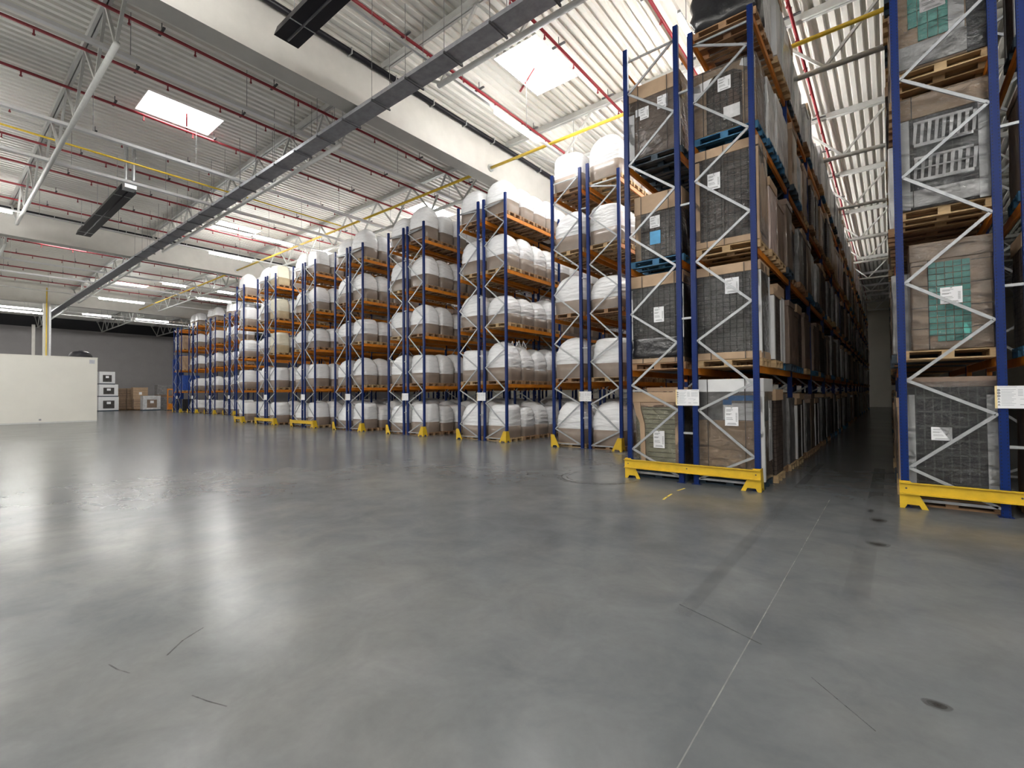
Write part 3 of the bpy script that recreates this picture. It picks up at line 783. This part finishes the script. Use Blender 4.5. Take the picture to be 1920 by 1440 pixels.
# ------------------------------------------------------------------ racks in place
LV_B = [2.3, 4.53, 6.78, 8.96]; LV_D = [2.18, 4.38, 6.52, 8.62]; LV_F = [2.35, 4.75, 7.1, 9.4]
RA, RB = (.14, 9.68), (-4.42, 9.60)
rack('the rack at the right edge', *RA, (9.9, 9.9, 9.9, 9.9), LV_B, 2, 1, 'rail')
rack('the carton rack left of the dark aisle', *RB, (9.32, 9.32, 9.03, 9.03), LV_B, 15, 15, 'rail')
BAGROWS = [('C', -9.04, 13.6, 'pair', (9.34, 9.30, 9.34, 8.86)), ('D', -13.73, 13.72, 'pair', (9.42,) * 4), ('E', -18.37, 13.72, 'pair', (9.42,) * 4), ('F', -22.95, 13.72, 'pair', (9.42,) * 4),
           ('G', -27.46, 13.70, 'rail', (9.42,) * 4), ('H', -32.2, 13.72, 'rail', (9.42,) * 4)]
for k, (nm, x, y, g, hs) in enumerate(BAGROWS):
    rack('the %s bag rack from the right' % ordn(k + 1), x, y, hs, LV_D, 4, 4, g)
rack('the single-row seventh bag rack from the right', -36.85, 13.73, (9.42,) * 4, LV_D, 1, 2, 'rail', halves='R', sign=False)
FAR = [(-49.3, 'eighth'), (-54.1, 'ninth'), (-59.0, 'tenth'), (-63.9, 'eleventh')]
for xm, o_ in FAR:
    rack('the set-back %s bag rack from the right' % o_, xm - 1.245, 18.45, (9.75,) * 4, LV_F, 1, 1, 'pair')
protector(-1.87, 13.2, True, 'second post of the carton rack inside the dark aisle')

# ------------------------------------------------------------------ bag loads
rnd = random.Random(11)
COLP = ['front', 'second', 'third', 'fourth', 'fifth']
def colY(y0, c): return y0 + .53 + c * .9
PZ = .146
def bag_place(rowlab, x0, y0, half, c, lv, levels, kind, side):
    z = 0 if lv == 0 else levels[lv - 1]
    xc = x0 + (D / 2 if half == 'L' else D * 1.5 + GAP); y = colY(y0, c)
    where = '%s, %s half, %s, %s bag rack from right' % (SHELF[lv], side, COLP[c], rowlab)
    pk = rnd.choice(['wood2', 'wood2', 'wood2', 'wood'])
    pallet(pk, xc, y, z, 'under bag, ' + where, 'pallets under bulk bags')
    cream = 'cream' in kind
    b = bag(kind, xc + rnd.uniform(-.02, .02), y + rnd.uniform(-.02, .02), z + PZ, ('cream' if cream else 'white') + ' bulk bag, ' + where, 'white bulk bags on pallets', rz=rnd.choice([0, PI]) + rnd.uniform(-.02, .02))
    return b
DK = {(0): ['flat', 'flat', 'dome', 'low'], 1: ['dome2', 'dome', 'dome', 'flat'], 2: ['low', 'flat', 'dome', 'low'], 3: ['dome', 'dome2', 'dome', 'dome2'], 4: ['dome', 'dome', 'box', 'dome2']}
SPEC = {('D', 'R', 0, 1): 'tall', ('D', 'R', 1, 1): 'peak', ('D', 'R', 0, 4): 'dome2', ('C', 'R', 0, 4): 'tall', ('C', 'L', 0, 0): 'dome2', ('C', 'R', 0, 0): 'dome2', ('C', 'L', 0, 1): 'dome2', ('C', 'R', 0, 1): 'box',
        ('D', 'L', 0, 1): 'box', ('D', 'R', 0, 0): 'box', ('D', 'L', 0, 0): 'dome', ('E', 'R', 0, 0): 'box', ('E', 'R', 0, 1): 'box', ('F', 'R', 0, 0): 'box', ('G', 'R', 0, 0): 'box', ('G', 'R', 0, 1): 'box', ('E', 'R', 0, 4): 'tall', ('F', 'R', 0, 4): 'tall',
        ('G', 'R', 0, 4): 'box', ('H', 'R', 0, 4): 'creambox', ('H', 'R', 0, 3): 'creambox', ('H', 'R', 0, 2): 'creambox', ('G', 'L', 0, 4): 'peak', ('H', 'R', 0, 1): 'box', ('H', 'R', 0, 0): 'box', ('C', 'L', 0, 4): 'box', ('C', 'R', 0, 3): 'box'}
NCOL = {k: (4, 4) for k in 'CDEFGH'}
for k, (nm, x, y, g, hs) in enumerate(BAGROWS):
    for half, n, side in (('L', NCOL[nm][0], 'left'), ('R', NCOL[nm][1], 'right')):
        for c in range(n):
            for lv in range(5):
                kind = SPEC.get((nm, half, c, lv)) or rnd.choice(DK[lv])
                bag_place(ordn(k + 1), x, y, half, c, lv, LV_D, kind, side)
for c in range(2):
    for lv in range(5):
        bag_place('seventh', -36.85, 13.73, 'R', c, lv, LV_D, ['box', 'box', 'flat', 'box', 'tall'][lv], 'right')
for i, (xm, o_) in enumerate(FAR):
    for half, side, n in (('L', 'left', 1), ('R', 'right', 2)):
        for c in range(n):
            for lv in range(5):
                if i == 3:
                    z = 0 if lv == 0 else LV_F[lv - 1]
                    if lv == 4: continue
                    xc = xm - 1.245 + (D / 2 if half == 'L' else D * 1.5 + GAP)
                    key = {'R': ['black', 'blue', 'carton', 'carton'], 'L': ['black', 'blue', 'blue', 'clear']}[half][lv]
                    wh = '%s, %s half, %s pallet, farthest rack' % (SHELF[lv], side, COLP[c])
                    pallet('wood', xc, colY(18.45, c), z, 'under load, ' + wh, 'pallets under far rack loads')
                    gen(key, xc, colY(18.45, c), z + PZ, GDESC[key] + ', ' + wh, 'loads in the farthest rack'); continue
                bag_place(o_, xm - 1.245, 18.45, half, c, lv, LV_F, rnd.choice(['box', 'box', 'dome', 'flat']), side)

# ------------------------------------------------------------------ special loads at the row ends facing the camera
FY = -.40          # front face of a load relative to its centre
def root(name, me, x, y, z, label, group='loads at the rack ends'):
    return tag(link(name, me, None, (x, y, z)), label, 'wrapped pallet load', group)
def film(o, w, d, h, z0=0.0):
    m = rough_box(w + .03, d + .03, h - z0 + .02, 5, .008); m.obj('stretch_film', 'film', o, (0, 0, z0 - .005), smooth=True)
def straps(o, xs, z0, z1, d, h=True):
    mb = MB()
    for x in xs: mb.box(x - .006, x + .006, -d / 2 - .012, -d / 2 - .004, z0, z1)
    mb.obj('strap', 'strap', o)
def corners(o, w, d, z0, z1, m='whitecard', which=((-1, -1), (1, -1), (1, 1)), L=.1):
    for sx, sy in which:
        x, y = sx * (w / 2 + .004), sy * (d / 2 + .004); t = .014
        MB().box(*sorted((x, x + sx * t)), *sorted((y + sy * t, y - sy * L)), z0, z1).box(*sorted((x, x - sx * L)), *sorted((y, y + sy * t)), z0, z1).obj('corner_board', m, o)
def cap(o, w, d, z0, z1, m='card', nm='cardboard_cap'):
    MB().box(-w / 2 - .02, w / 2 + .02, -d / 2 - .02, d / 2 + .02, z0, z1).obj(nm, m, o, bevel=.01)
xBL, xBR, yB = RB[0] + D / 2, RB[0] + D * 1.5 + GAP + .02, RB[1] + .57
xAL, yA = RA[0] + D / 2, RA[1] + .57
GB = 'loads at the front of the carton rack'; GA = 'loads at the front of the right edge rack'

# carton rack, right half, floor
pallet('blackpal', xBR, yB, 0, 'on the floor under the white-topped carton, carton rack right half', 'pallets of the rack ends')
o = root('wrapped_load', rough_box(1.2, .82, 1.12, 21, .006).mesh('wrapped_load', 'card'), xBR, yB, PZ, 'tall brown carton with white lid and blue tape, floor, carton rack right half', GB)
MB().box(-.6, .6, -.41, .41, 1.12, 1.68).obj('upper_carton', 'greywrap', o)
cap(o, 1.2, .82, 1.67, 1.92, 'whitecard', 'white_lid'); straps(o, (-.38, .3), 0, 1.92, .87)
MB().box(.0, .5, -.42, -.412, 1.5, 1.6).box(-.1, .06, -.423, -.412, 1.42, 1.52).obj('blue_tape', 'bluetape', o)
MB().box(-.1, .42, -.416, -.41, 1.13, 1.45).obj('paper_sheet', 'whitecard', o)
label_obj(o, .06, -.44, 1.2, .24, .36); corners(o, 1.2, .82, 0, 1.67, 'whitecard', ((1, -1),), .07); film(o, 1.2, .82, 1.7)
MB().box(.62, .626, -.05, .25, .35, 1.5).obj('side_panel', 'clearwrap', o)
label_obj(o, .632, .0, 1.15, .08, .4, 'side')

# carton rack, right half, first shelf
def ribbed(x, y, z, h, w, d, mat_, label, capz=.17, base=.14, grp=GB, name='wrapped_load', pal='wood', capm='card'):
    o = root(name, rough_box(w, d, h, 31, .006).mesh('wrapped_load', mat_), x, y, z + PZ, label, grp)
    if capz: cap(o, w, d, h - capz, h + .015, capm)
    if base: cap(o, w, d, 0, base, 'card', 'cardboard_base')
    return o
pallet('wood', xBR, yB, LV_B[0], 'first shelf, front right of the carton rack', 'pallets of the rack ends')
o = ribbed(xBR, yB, LV_B[0], 1.83, 1.16, .8, 'stackgrey', 'grey ribbed tray stack with brown lid, first shelf, carton rack right half')
straps(o, (-.3, .32), 0, 1.83, .86); label_obj(o, .1, -.42, 1.42, .25, .3); corners(o, 1.17, .8, .1, 1.65, 'whitecard', ((1, -1), (1, 1)), .05); film(o, 1.17, .8, 1.8)
# second shelf
pallet('wood', xBR, yB, LV_B[1], 'second shelf, front right of the carton rack', 'pallets of the rack ends')
o = ribbed(xBR, yB, LV_B[1], 1.95, 1.16, .8, 'stack', 'tall dark brown tray stack, one label, second shelf, carton rack right half', .17, .13)
straps(o, (-.34, -.02), 0, 1.95, .86); label_obj(o, -.2, -.42, 1.3, .24, .32); corners(o, 1.16, .8, .13, 1.75, 'card', ((-1, -1), (1, -1), (1, 1)), .11); film(o, 1.17, .8, 1.9)
MB().box(.59, .6, -.32, .34, .2, 1.75).obj('side_panel', 'cardwrap', o)
# third shelf
pallet('bluewood', xBR, yB, LV_B[2], 'third shelf, front right of the carton rack', 'pallets of the rack ends')
o = root('wrapped_load', rough_box(1.14, .8, 1.28, 41, .006).mesh('wrapped_load', 'card'), xBR, yB, LV_B[2] + PZ, 'brown carton with dark cut-corner window, third shelf, carton rack right half', GB)
MB().prism([(-.32, .02), (.34, .02), (.34, 1.05), (.2, 1.14), (-.16, 1.14), (-.32, .95)], 'y', -.412, -.404).obj('window_panel', 'stack', o)
MB().prism([(-.56, .7), (-.56, 1.08), (-.2, 1.12), (-.33, .92)], 'y', -.416, -.404).prism([(.3, 1.16), (.57, 1.0), (.57, 1.25), (.34, 1.27)], 'y', -.416, -.404).obj('white_flap', 'whitecard', o)
straps(o, (-.38, .38), 0, 1.29, .82); label_obj(o, .02, -.416, .92, .24, .26); MB().box(.0, .3, -.418, -.413, .2, .45).obj('film_pouch', 'clearwrap', o); film(o, 1.15, .8, 1.3)
# top shelf
pallet('wood2', xBR, yB, LV_B[3], 'top shelf, front right of the carton rack', 'pallets of the rack ends')
root('wrapped_load', rough_box(1.2, .84, 1.15, 51, .05, .1).mesh('wrapped_load', 'blackwrap', smooth=True), xBR, yB, LV_B[3] + PZ, 'lumpy black wrapped load on the top shelf at the carton rack front', GB)

# left half, floor
pallet('blackpal', xBL, yB, 0, 'on the floor under the olive boxes, carton rack left half', 'pallets of the rack ends')
o = root('wrapped_load', rough_box(.86, .7, 1.38, 61, .012).mesh('wrapped_load', 'paleyellow'), xBL, yB, PZ, 'pale olive boxes under film with flared cardboard, floor, carton rack left half', GB)
cap(o, 1.1, .78, 1.46, 1.68, 'card'); cap(o, 1.0, .74, 1.36, 1.46, 'cardwrap', 'cardboard_tier')
MB().prism([(-.56, 1.5), (-.5, 1.22), (-.4, 1.0), (-.38, .1), (-.5, .02), (-.28, .02), (-.3, 1.0), (-.38, 1.3), (-.4, 1.5)], 'y', -.4, -.36).obj('cardboard_flap', 'card', o)
MB().prism([(.56, 1.5), (.5, 1.2), (.44, 1.0), (.43, .1), (.5, .02), (.36, .02), (.36, 1.5)], 'y', -.39, -.35).obj('cardboard_flap', 'card', o)
g = MB()
for i in range(1, 14): g.box(-.36, .36, -.357, -.353, i * .1 - .004, i * .1 + .004)
g.obj('box_seams', 'strap', o)
MB().box(-.56, -.36, -.42, -.3, 1.69, 1.73).obj('white_flap', 'whitecard', o); label_obj(o, .02, -.405, .68, .24, .36); film(o, .96, .76, 1.4)
MB().box(-.4, .5, .0, .3, 1.69, 1.78).obj('folded_cardboard', 'cardwrap', o)
# left half, first shelf
pallet('wood2', xBL, yB, LV_B[0], 'first shelf, front left of the carton rack', 'pallets of the rack ends')
o = ribbed(xBL, yB, LV_B[0], 1.88, 1.12, .8, 'stackgrey', 'grey ribbed tray stack with sagging film, first shelf, carton rack left half', .24, .1)
straps(o, (-.3, .4), 0, 1.88, .86); label_obj(o, .06, -.42, 1.02, .22, .32)
rough_box(1.06, .08, .42, 8, .02, .03).obj('black_film_bulge', 'blackwrap', o, (0, -.42, .12), smooth=True); corners(o, 1.12, .8, .5, 1.6, 'whitecard', ((-1, -1), (1, -1)), .04); film(o, 1.14, .8, 1.8)
# left half, second shelf
pallet('bluewood', xBL, yB, LV_B[1], 'second shelf, front left of the carton rack', 'pallets of the rack ends')
o = ribbed(xBL + .06, yB, LV_B[1], 1.38, 1.0, .8, 'stack', 'dark tray stack with white and blue sheets, second shelf, carton rack left half', .38, 0)
straps(o, (-.36, .24), 0, 1.38, .86); label_obj(o, -.06, -.42, .78, .22, .25); MB().box(-.17, .06, -.424, -.418, .3, .58).obj('blue_sheet', 'bluesheet', o)
MB().box(-.5, -.38, -.41, -.4, 0, 1.0).obj('cardboard_strip', 'card', o); film(o, 1.0, .8, 1.2)
# left half, third shelf
pallet('blackpal', xBL, yB, LV_B[2], 'third shelf, front left of the carton rack', 'pallets of the rack ends')
o = ribbed(xBL, yB, LV_B[2], 1.58, 1.1, .8, 'carddark', 'dark brown carton with two labels, third shelf, carton rack left half', .3, 0)
straps(o, (-.34, .3), 0, 1.58, .86); label_obj(o, -.2, -.42, .95, .2, .26); label_obj(o, .2, -.42, 1.05, .22, .27)
MB().box(-.4, -.3, -.423, -.417, .92, 1.08).obj('torn_label', 'paper', o)
corners(o, 1.1, .8, 0, 1.0, 'whitecard', ((-1, -1), (1, -1)), .12); MB().box(.45, .56, -.415, -.405, 0, 1.25).obj('corner_board', 'whitecard', o); film(o, 1.12, .8, 1.55)

# right edge rack
pallet('wood2', xAL, yA, 0, 'on the floor, front of the right edge rack', 'pallets of the rack ends')
o = ribbed(xAL, yA, .0, 1.86, 1.12, .8, 'stackblack', 'black tray stack under shiny film, floor, right edge rack', .14, .0, GA, capm='carddark')
corners(o, 1.12, .8, .1, 1.6, 'whitecard', ((-1, -1), (1, -1), (-1, 1)), .16); label_obj(o, -.1, -.425, 1.0, .24, .2); film(o, 1.14, .82, 1.8)
pallet('wood', xAL, yA, LV_B[0], 'first shelf, front of the right edge rack', 'pallets of the rack ends')
o = root('wrapped_load', rough_box(.92, .78, 1.66, 71, .006).mesh('wrapped_load', 'cardwrap'), xAL + .05, yA, LV_B[0] + PZ, 'film wrapped cartons with teal box column, first shelf, right edge rack', GA)
def teal_grid(o, x0, x1, z0, z1, nx, nz, y):
    mb = MB(); dx, dz = (x1 - x0) / nx, (z1 - z0) / nz
    for i in range(nx):
        for j in range(nz):
            if j == 0 and i in (0,): continue
            mb.box(x0 + i * dx + .004, x0 + (i + 1) * dx - .004, y - .03, y, z0 + j * dz + .006, z0 + (j + 1) * dz - .006)
    mb.obj('teal_boxes', 'teal', o)
teal_grid(o, -.26, .22, .12, 1.36, 5, 13, -.39)
mb = MB()
for z in (.33, .66, 1.0, 1.33):
    mb.box(-.462, -.27, -.396, -.388, z, z + .008).box(.23, .462, -.396, -.388, z, z + .008)
mb.obj('carton_seams', 'strap', o); straps(o, (-.26,), 0, 1.66, .79)
cap(o, .92, .78, 1.4, 1.68, 'cardwrap'); label_obj(o, .0, -.43, .82, .25, .25); film(o, .94, .82, 1.66)
pallet('wood', xAL, yA, LV_B[1], 'second shelf, front of the right edge rack', 'pallets of the rack ends')
o = ribbed(xAL, yA, LV_B[1], 1.8, 1.06, .8, 'stackblack', 'dark crates with white slotted trays and cardboard lid, second shelf, right edge rack', .34, 0, GA)
for z0 in (.42, .98):
    mb = MB(); mb.box(-.34, .34, -.46, -.405, z0, z0 + .05).box(-.34, .34, -.45, -.405, z0 + .36, z0 + .4)
    for i in range(9):
        x = -.34 + i * .085; mb.prism([(x - .012, z0 + .05), (x + .022, z0 + .05), (x + .05, z0 + .36), (x + .005, z0 + .36)], 'y', -.45, -.405)
    if z0 < .9: mb.box(-.34, .34, -.455, -.405, z0 + .2, z0 + .22)
    mb.obj('slotted_tray', 'whitecard', o)
corners(o, 1.08, .84, 0, 1.44, 'whitecard', ((-1, -1), (1, -1)), .15); MB().box(-.53, .53, -.43, -.405, .04, .3).obj('film_bundle', 'clearwrap', o); straps(o, (-.36,), 0, 1.8, .88); film(o, 1.08, .9, 1.78)
pallet('wood', xAL, yA, LV_B[2], 'third shelf, front of the right edge rack', 'pallets of the rack ends')
o = root('wrapped_load', rough_box(1.1, .8, 1.5, 81, .006).mesh('wrapped_load', 'card'), xAL, yA, LV_B[2] + PZ, 'brown carton with teal boxes and white film, third shelf, right edge rack', GA)
teal_grid(o, -.38, .1, .42, 1.4, 4, 4, -.4); label_obj(o, -.08, -.435, 1.0, .3, .3)
MB().box(-.52, .3, -.425, -.4, .04, .4).obj('film_bundle', 'clearwrap', o); MB().box(.1, .28, -.42, -.4, .4, 1.4).obj('white_panel', 'whitecard', o)
MB().box(.3, .56, -.42, -.4, .0, 1.5).obj('black_panel', 'blackwrap', o); film(o, 1.12, .86, 1.48)
pallet('wood2', xAL, yA, LV_B[3], 'top shelf, front of the right edge rack', 'pallets of the rack ends')
gen('dark', xAL, yA, LV_B[3] + PZ, 'dark carton load, top shelf, front of the right edge rack', GA)
xAR = RA[0] + D * 1.5 + GAP
for lv, key in enumerate(['dark', 'stack', 'dark', 'stackw']):
    z = 0 if lv == 0 else LV_B[lv - 1]
    wh = '%s, right half of the right edge rack' % SHELF[lv]
    pallet(['wood2', 'bluewood', 'bluewood', 'blackpal'][lv], xAR, yA, z, wh, 'pallets of the right edge rack')
    gen(key, xAR, yA, z + PZ, GDESC[key] + ', ' + wh, GA)
# loads further along the left face of the right edge rack
r2 = random.Random(5)
for c in range(1, 46):
    for lv in range(5):
        z = 0 if lv == 0 else LV_B[lv - 1]; key = r2.choice(['stack', 'dark', 'white', 'clear', 'carton', 'grey'])
        wh = '%s, %s pallet, right side of dark aisle' % (SHELF[lv], ordn(c + 1))
        x = xAL - r2.uniform(.02, .1); y = colY(RA[1], c)
        pallet(r2.choice(['wood2', 'wood', 'blackpal']), x, y, z, 'under load, ' + wh, 'pallets on the right of the dark aisle')
        gen(key, x, y, z + PZ, GDESC[key] + ', ' + wh, 'loads on the right of the dark aisle', sc=r2.uniform(.9, 1.05))

# ------------------------------------------------------------------ the long left side of the dark aisle
SPB = {(1, 0): 'stack', (2, 0): 'grey', (3, 0): 'grey', (1, 1): 'stackw', (2, 1): 'white', (3, 1): 'dark', (1, 2): 'pink', (2, 2): 'dark', (3, 2): 'dark', (1, 3): 'clear', (2, 3): 'clear', (3, 3): 'clear', (1, 4): 'clear', (2, 4): 'white', (3, 4): 'clear', (4, 4): 'white', (5, 3): 'black', (5, 4): 'black', (6, 4): 'clear'}
r3 = random.Random(23)
for c in range(1, 60):
    for lv in range(5):
        z = 0 if lv == 0 else LV_B[lv - 1]
        pool = ['grey', 'dark', 'stack', 'grey', 'stackw', 'dark'] if lv < 2 else (['stack', 'dark', 'carton', 'clear', 'pink', 'grey'] if lv < 4 else ['clear', 'white', 'clear', 'low', 'carton', 'clear'])
        key = SPB.get((c, lv)) or r3.choice(pool)
        x = xBR + .03 + r3.uniform(-.05, .06); y = colY(RB[1], c) + (c // 4) * (BAY - 3.6)
        wh = '%s, %s from front, left of dark aisle' % (SHELF[lv], ordn(c + 1))
        pk = {(1, 0): 'wood', (1, 1): 'wood', (2, 1): 'bluewood', (1, 2): 'wood', (2, 2): 'wood', (1, 3): 'bluewood', (2, 3): 'bluewood', (1, 4): 'wood2', (3, 2): 'blackpal'}.get((c, lv)) or r3.choice(['wood2', 'wood', 'blackpal', 'wood2', 'bluewood'])
        pallet(pk, x, y, z, 'under load, ' + wh, 'pallets on the left of the dark aisle')
        gen(key, x, y, z + PZ, GDESC[key] + ', ' + wh, 'loads on the left of the dark aisle', sc=r3.uniform(.86, 1.06))
# second pallets in the left half of the carton rack, seen behind the front ones
for c in range(1, 50):
    for lv in range(4):
        z = 0 if lv == 0 else LV_B[lv - 1]; key = r3.choice(['dark', 'stack', 'carton'])
        wh = '%s, left half of the carton rack, %s pallet' % (SHELF[lv], ordn(c + 1))
        pallet('blackpal', xBL, colY(RB[1], c), z, 'under load, ' + wh, 'pallets inside the carton rack')
        gen(key, xBL, colY(RB[1], c) + (c // 4) * .05, z + PZ, GDESC[key] + ', ' + wh, 'loads inside the carton rack')

# ------------------------------------------------------------------ left background
cab = empty('site_cabin', (-46.15, 8.25, 0))
MB().box(-6, 0, -22, 0, 0, 4.70).obj('wall_panel', 'cabin', cab)
MB().box(-6.02, .02, -22, .02, 4.69, 4.74).obj('roof_edge', 'cabin', cab); MB().box(0, .012, -22, 0, 0, .1).obj('skirting', 'steelwhite', cab)
MB().box(0, .015, -.46, -.16, 4.28, 4.56).obj('notice_plate', 'printlight', cab)
MB().box(0, .012, -3.08, -2.96, .2, .32).obj('socket', 'print', cab)
tag(cab, 'large plain cream walled cabin standing at the left edge', 'cabin')
o = MB()
rs = []
for k in range(9):
    a = k / 8 * PI / 2; rs.append([(.62 * math.cos(a) ** .7 * math.cos(t) if k < 8 else .02 * math.cos(t), .68 * math.cos(a) ** .7 * math.sin(t) if k < 8 else .02 * math.sin(t), .5 * math.sin(a)) for t in [2 * PI * i / 28 for i in range(28)]])
o.rings(rs); dome = o.obj('domed_bundle', 'black', None, (-46.9, 7.42, 4.74), smooth=True)
MB().tube((-.0, 0, .49), (0, 0, .53), .12, 12).obj('top_knob', 'darksteel', dome)
tag(dome, 'black glossy domed bundle lying on top of the cream cabin', 'bundle')

def crate(x, y, z, w, d, h, label, body='whitecard', panel='stackgrey', rz=0.0):
    o = link('packing_case', rough_box(d, w, h, 7, .01).mesh('packing_case', body), None, (x, y, z), rz)
    if panel:
        MB().box(d / 2 + .012, d / 2 + .03, -w * .28, w * .28, h * .14, h * .72).obj('dark_panel', panel, o)
        MB().box(d / 2 + .03, d / 2 + .036, -w * .1, w * .1, h * .46, h * .64).obj('shipping_label', 'paper', o)
    MB().box(-d / 2, d / 2, -w / 2, w / 2, -.12, -.0).obj('base_skid', 'blackpal', o)
    tag(o, label, 'packing case', 'white packing cases'); return o
cx, cy = -78.5, 15.0
crate(cx, cy, .12, 2.0, 1.8, 1.7, 'white packing case with dark panel, bottom of the stack of three')
crate(cx, cy, 1.94, 1.9, 1.7, 1.45, 'white packing case with dark panel, middle of the stack of three')
crate(cx, cy - .15, 3.51, 1.55, 1.6, 1.5, 'white packing case with dark panel, top of the stack of three')
def cstack(x, y, z, w, d, h, label, m='card', grp='brown carton stacks'):
    o = link('carton_stack', rough_box(d, w, h, 9, .015).mesh('carton_stack', m), None, (x, y, z)); 
    cap(o, d, w, h - .1, h + .02, 'card'); s = MB()
    for i in range(1, 4): s.box(d / 2 + .012, d / 2 + .02, -w / 2, w / 2, i * h / 4 - .01, i * h / 4 + .01)
    s.box(-d * .3, -d * .28, -w / 2 - .02, -w / 2 - .012, 0, h).box(d * .2, d * .22, -w / 2 - .02, -w / 2 - .012, 0, h)
    s.obj('carton_seams', 'strap', o)
    tag(o, label, 'carton stack', grp); return o
for i, (x, y, h) in enumerate(((-81.5, 17.05, 1.45), (-80.9, 18.05, 1.45))):
    n = ['left', 'middle'][i]
    cstack(x, y, .146, 1.2, .9, h, 'brown carton stack on the floor, %s of the brown cartons' % n, 'cardwrap'); cstack(x, y, 1.62, 1.1, .9, 1.3, 'brown carton stack on top, %s of the brown cartons' % n, 'cardwrap')
    pallet('wood2', x, y, 0, 'under the %s brown carton stack by the grey wall' % n, 'pallets by the grey wall')
pallet('wood2', -78.9, 18.45, 0, 'under the right brown carton stack by the grey wall', 'pallets by the grey wall')
cstack(-78.9, 18.45, .146, 1.4, 1.0, 1.4, 'brown carton stack on the floor, right of the brown cartons', 'cardwrap')
o = cstack(-78.9, 18.45, 1.57, 1.6, 1.0, 1.45, 'brown lidded carton with white label on top of the right stack', 'card')
MB().box(.52, .53, -.18, .14, .5, .85).obj('shipping_label', 'paper', o)
crate(-76.0, 18.95, .12, 1.9, 1.2, 1.8, 'grey white film wrapped case with brown window in front of cartons', 'clearwrap', 'carddark')
o = link('wrapped_load', rough_box(1.4, 1.6, 1.7, 12, .02).mesh('wrapped_load', 'greywrap'), None, (-76.6, 20.75, .0)); tag(o, 'dark grey wrapped load on the floor beside the orange stacker', 'wrapped pallet load')
o = link('wrapped_load', rough_box(1.4, 2.2, 1.3, 13, .02).mesh('wrapped_load', 'greywrap'), None, (-77.4, 21.0, 2.05)); tag(o, 'grey wrapped load raised above the others beside the orange stacker', 'wrapped pallet load')
MB().box(-.7, .7, -1.1, 1.1, -.32, -.0).obj('base_skid', 'carddark', o)
# orange stacker truck
o = empty('stacker_truck', (-72.6, 20.2, 0))
MB().box(-.05, .05, -.36, -.24, .1, 2.8).box(-.05, .05, .24, .36, .1, 2.8).box(-.04, .04, -.36, .36, 2.65, 2.8).box(-.04, .04, -.36, .36, 1.7, 1.8).obj('mast', 'orange', o)
MB().box(.06, .5, -.36, .36, .12, .9).obj('battery_housing', 'orange', o, bevel=.03); MB().box(-1.1, -.05, -.32, -.16, .05, .1).box(-1.1, -.05, .16, .32, .05, .1).obj('fork', 'darksteel', o)
w_ = MB()
for y in (-.3, .3): w_.tube((.35, y - .04, .1), (.35, y + .04, .1), .1, 14).tube((-.9, y - .04, .05), (-.9, y + .04, .05), .05, 12)
w_.obj('wheel', 'black', o); MB().bar((.5, 0, .85), (.8, 0, 1.15), .05, .05).obj('tiller', 'black', o)
tag(o, 'orange stacker truck mast standing left of the farthest rack', 'stacker truck')
o = link('film_roll_bundle', rough_box(.5, 1.0, 6.2, 14, .04, .08).mesh('tall_wrapped_load', 'bluewrap', smooth=True), None, (-66.2, 19.2, 0)); o.name = 'tall_wrapped_load'
tag(o, 'tall blue film wrapped load standing at the left end of the farthest rack', 'wrapped pallet load')

# ------------------------------------------------------------------ repeats: the 300 that show largest as things, the rest as one
PQ.sort(key=lambda q: q[0]); GQ.sort(key=lambda q: q[0])
for d_, kind, x, y, z, what, group in PQ[:300]: tag(link('pallet', PAL[kind], None, (x, y, z)), PALW[kind] + ' pallet ' + what, 'pallet', group)
merged('pallet', [(PAL[q[1]], q[2:5], 1) for q in PQ[300:]], 'pallets', 'pallets deep inside the racks and far down the dark aisle')
NG = 270
for q in GQ[:NG]: gen_now(*q[1:])
it = []
for q in GQ[NG:]:
    me, parts, _ = GEN[q[1]]; it.append((me, q[2:5], q[7])); it += [(m, q[2:5], q[7]) for nm, m in parts]
if it: merged('wrapped_load', it, 'wrapped pallet loads', 'wrapped loads far down the left side of the dark aisle')
# bags deeper in the racks, glimpsed through the gaps only
it = []; r9 = random.Random(3)
for nm, x, y, g, hs in BAGROWS:
    for half in (0, 1):
        for c in range(4, 16):
            for lv in range(5):
                z = (0 if lv == 0 else LV_D[lv - 1]) + PZ; p = (x + (D / 2 if half == 0 else D * 1.5 + GAP), colY(y, c) + (c // 4) * .05, z)
                b, sl, l = BAGS['far']; it += [(b, p, 1), (sl, p, 1)]
merged('bulk_bag', it, 'bulk bags', 'white bulk bags deeper inside the bag racks behind the front pallets')
if __name__ == '__main__':
    for k in USED:
        if len(k.split()) > 16: print('LONG', len(k.split()), k)
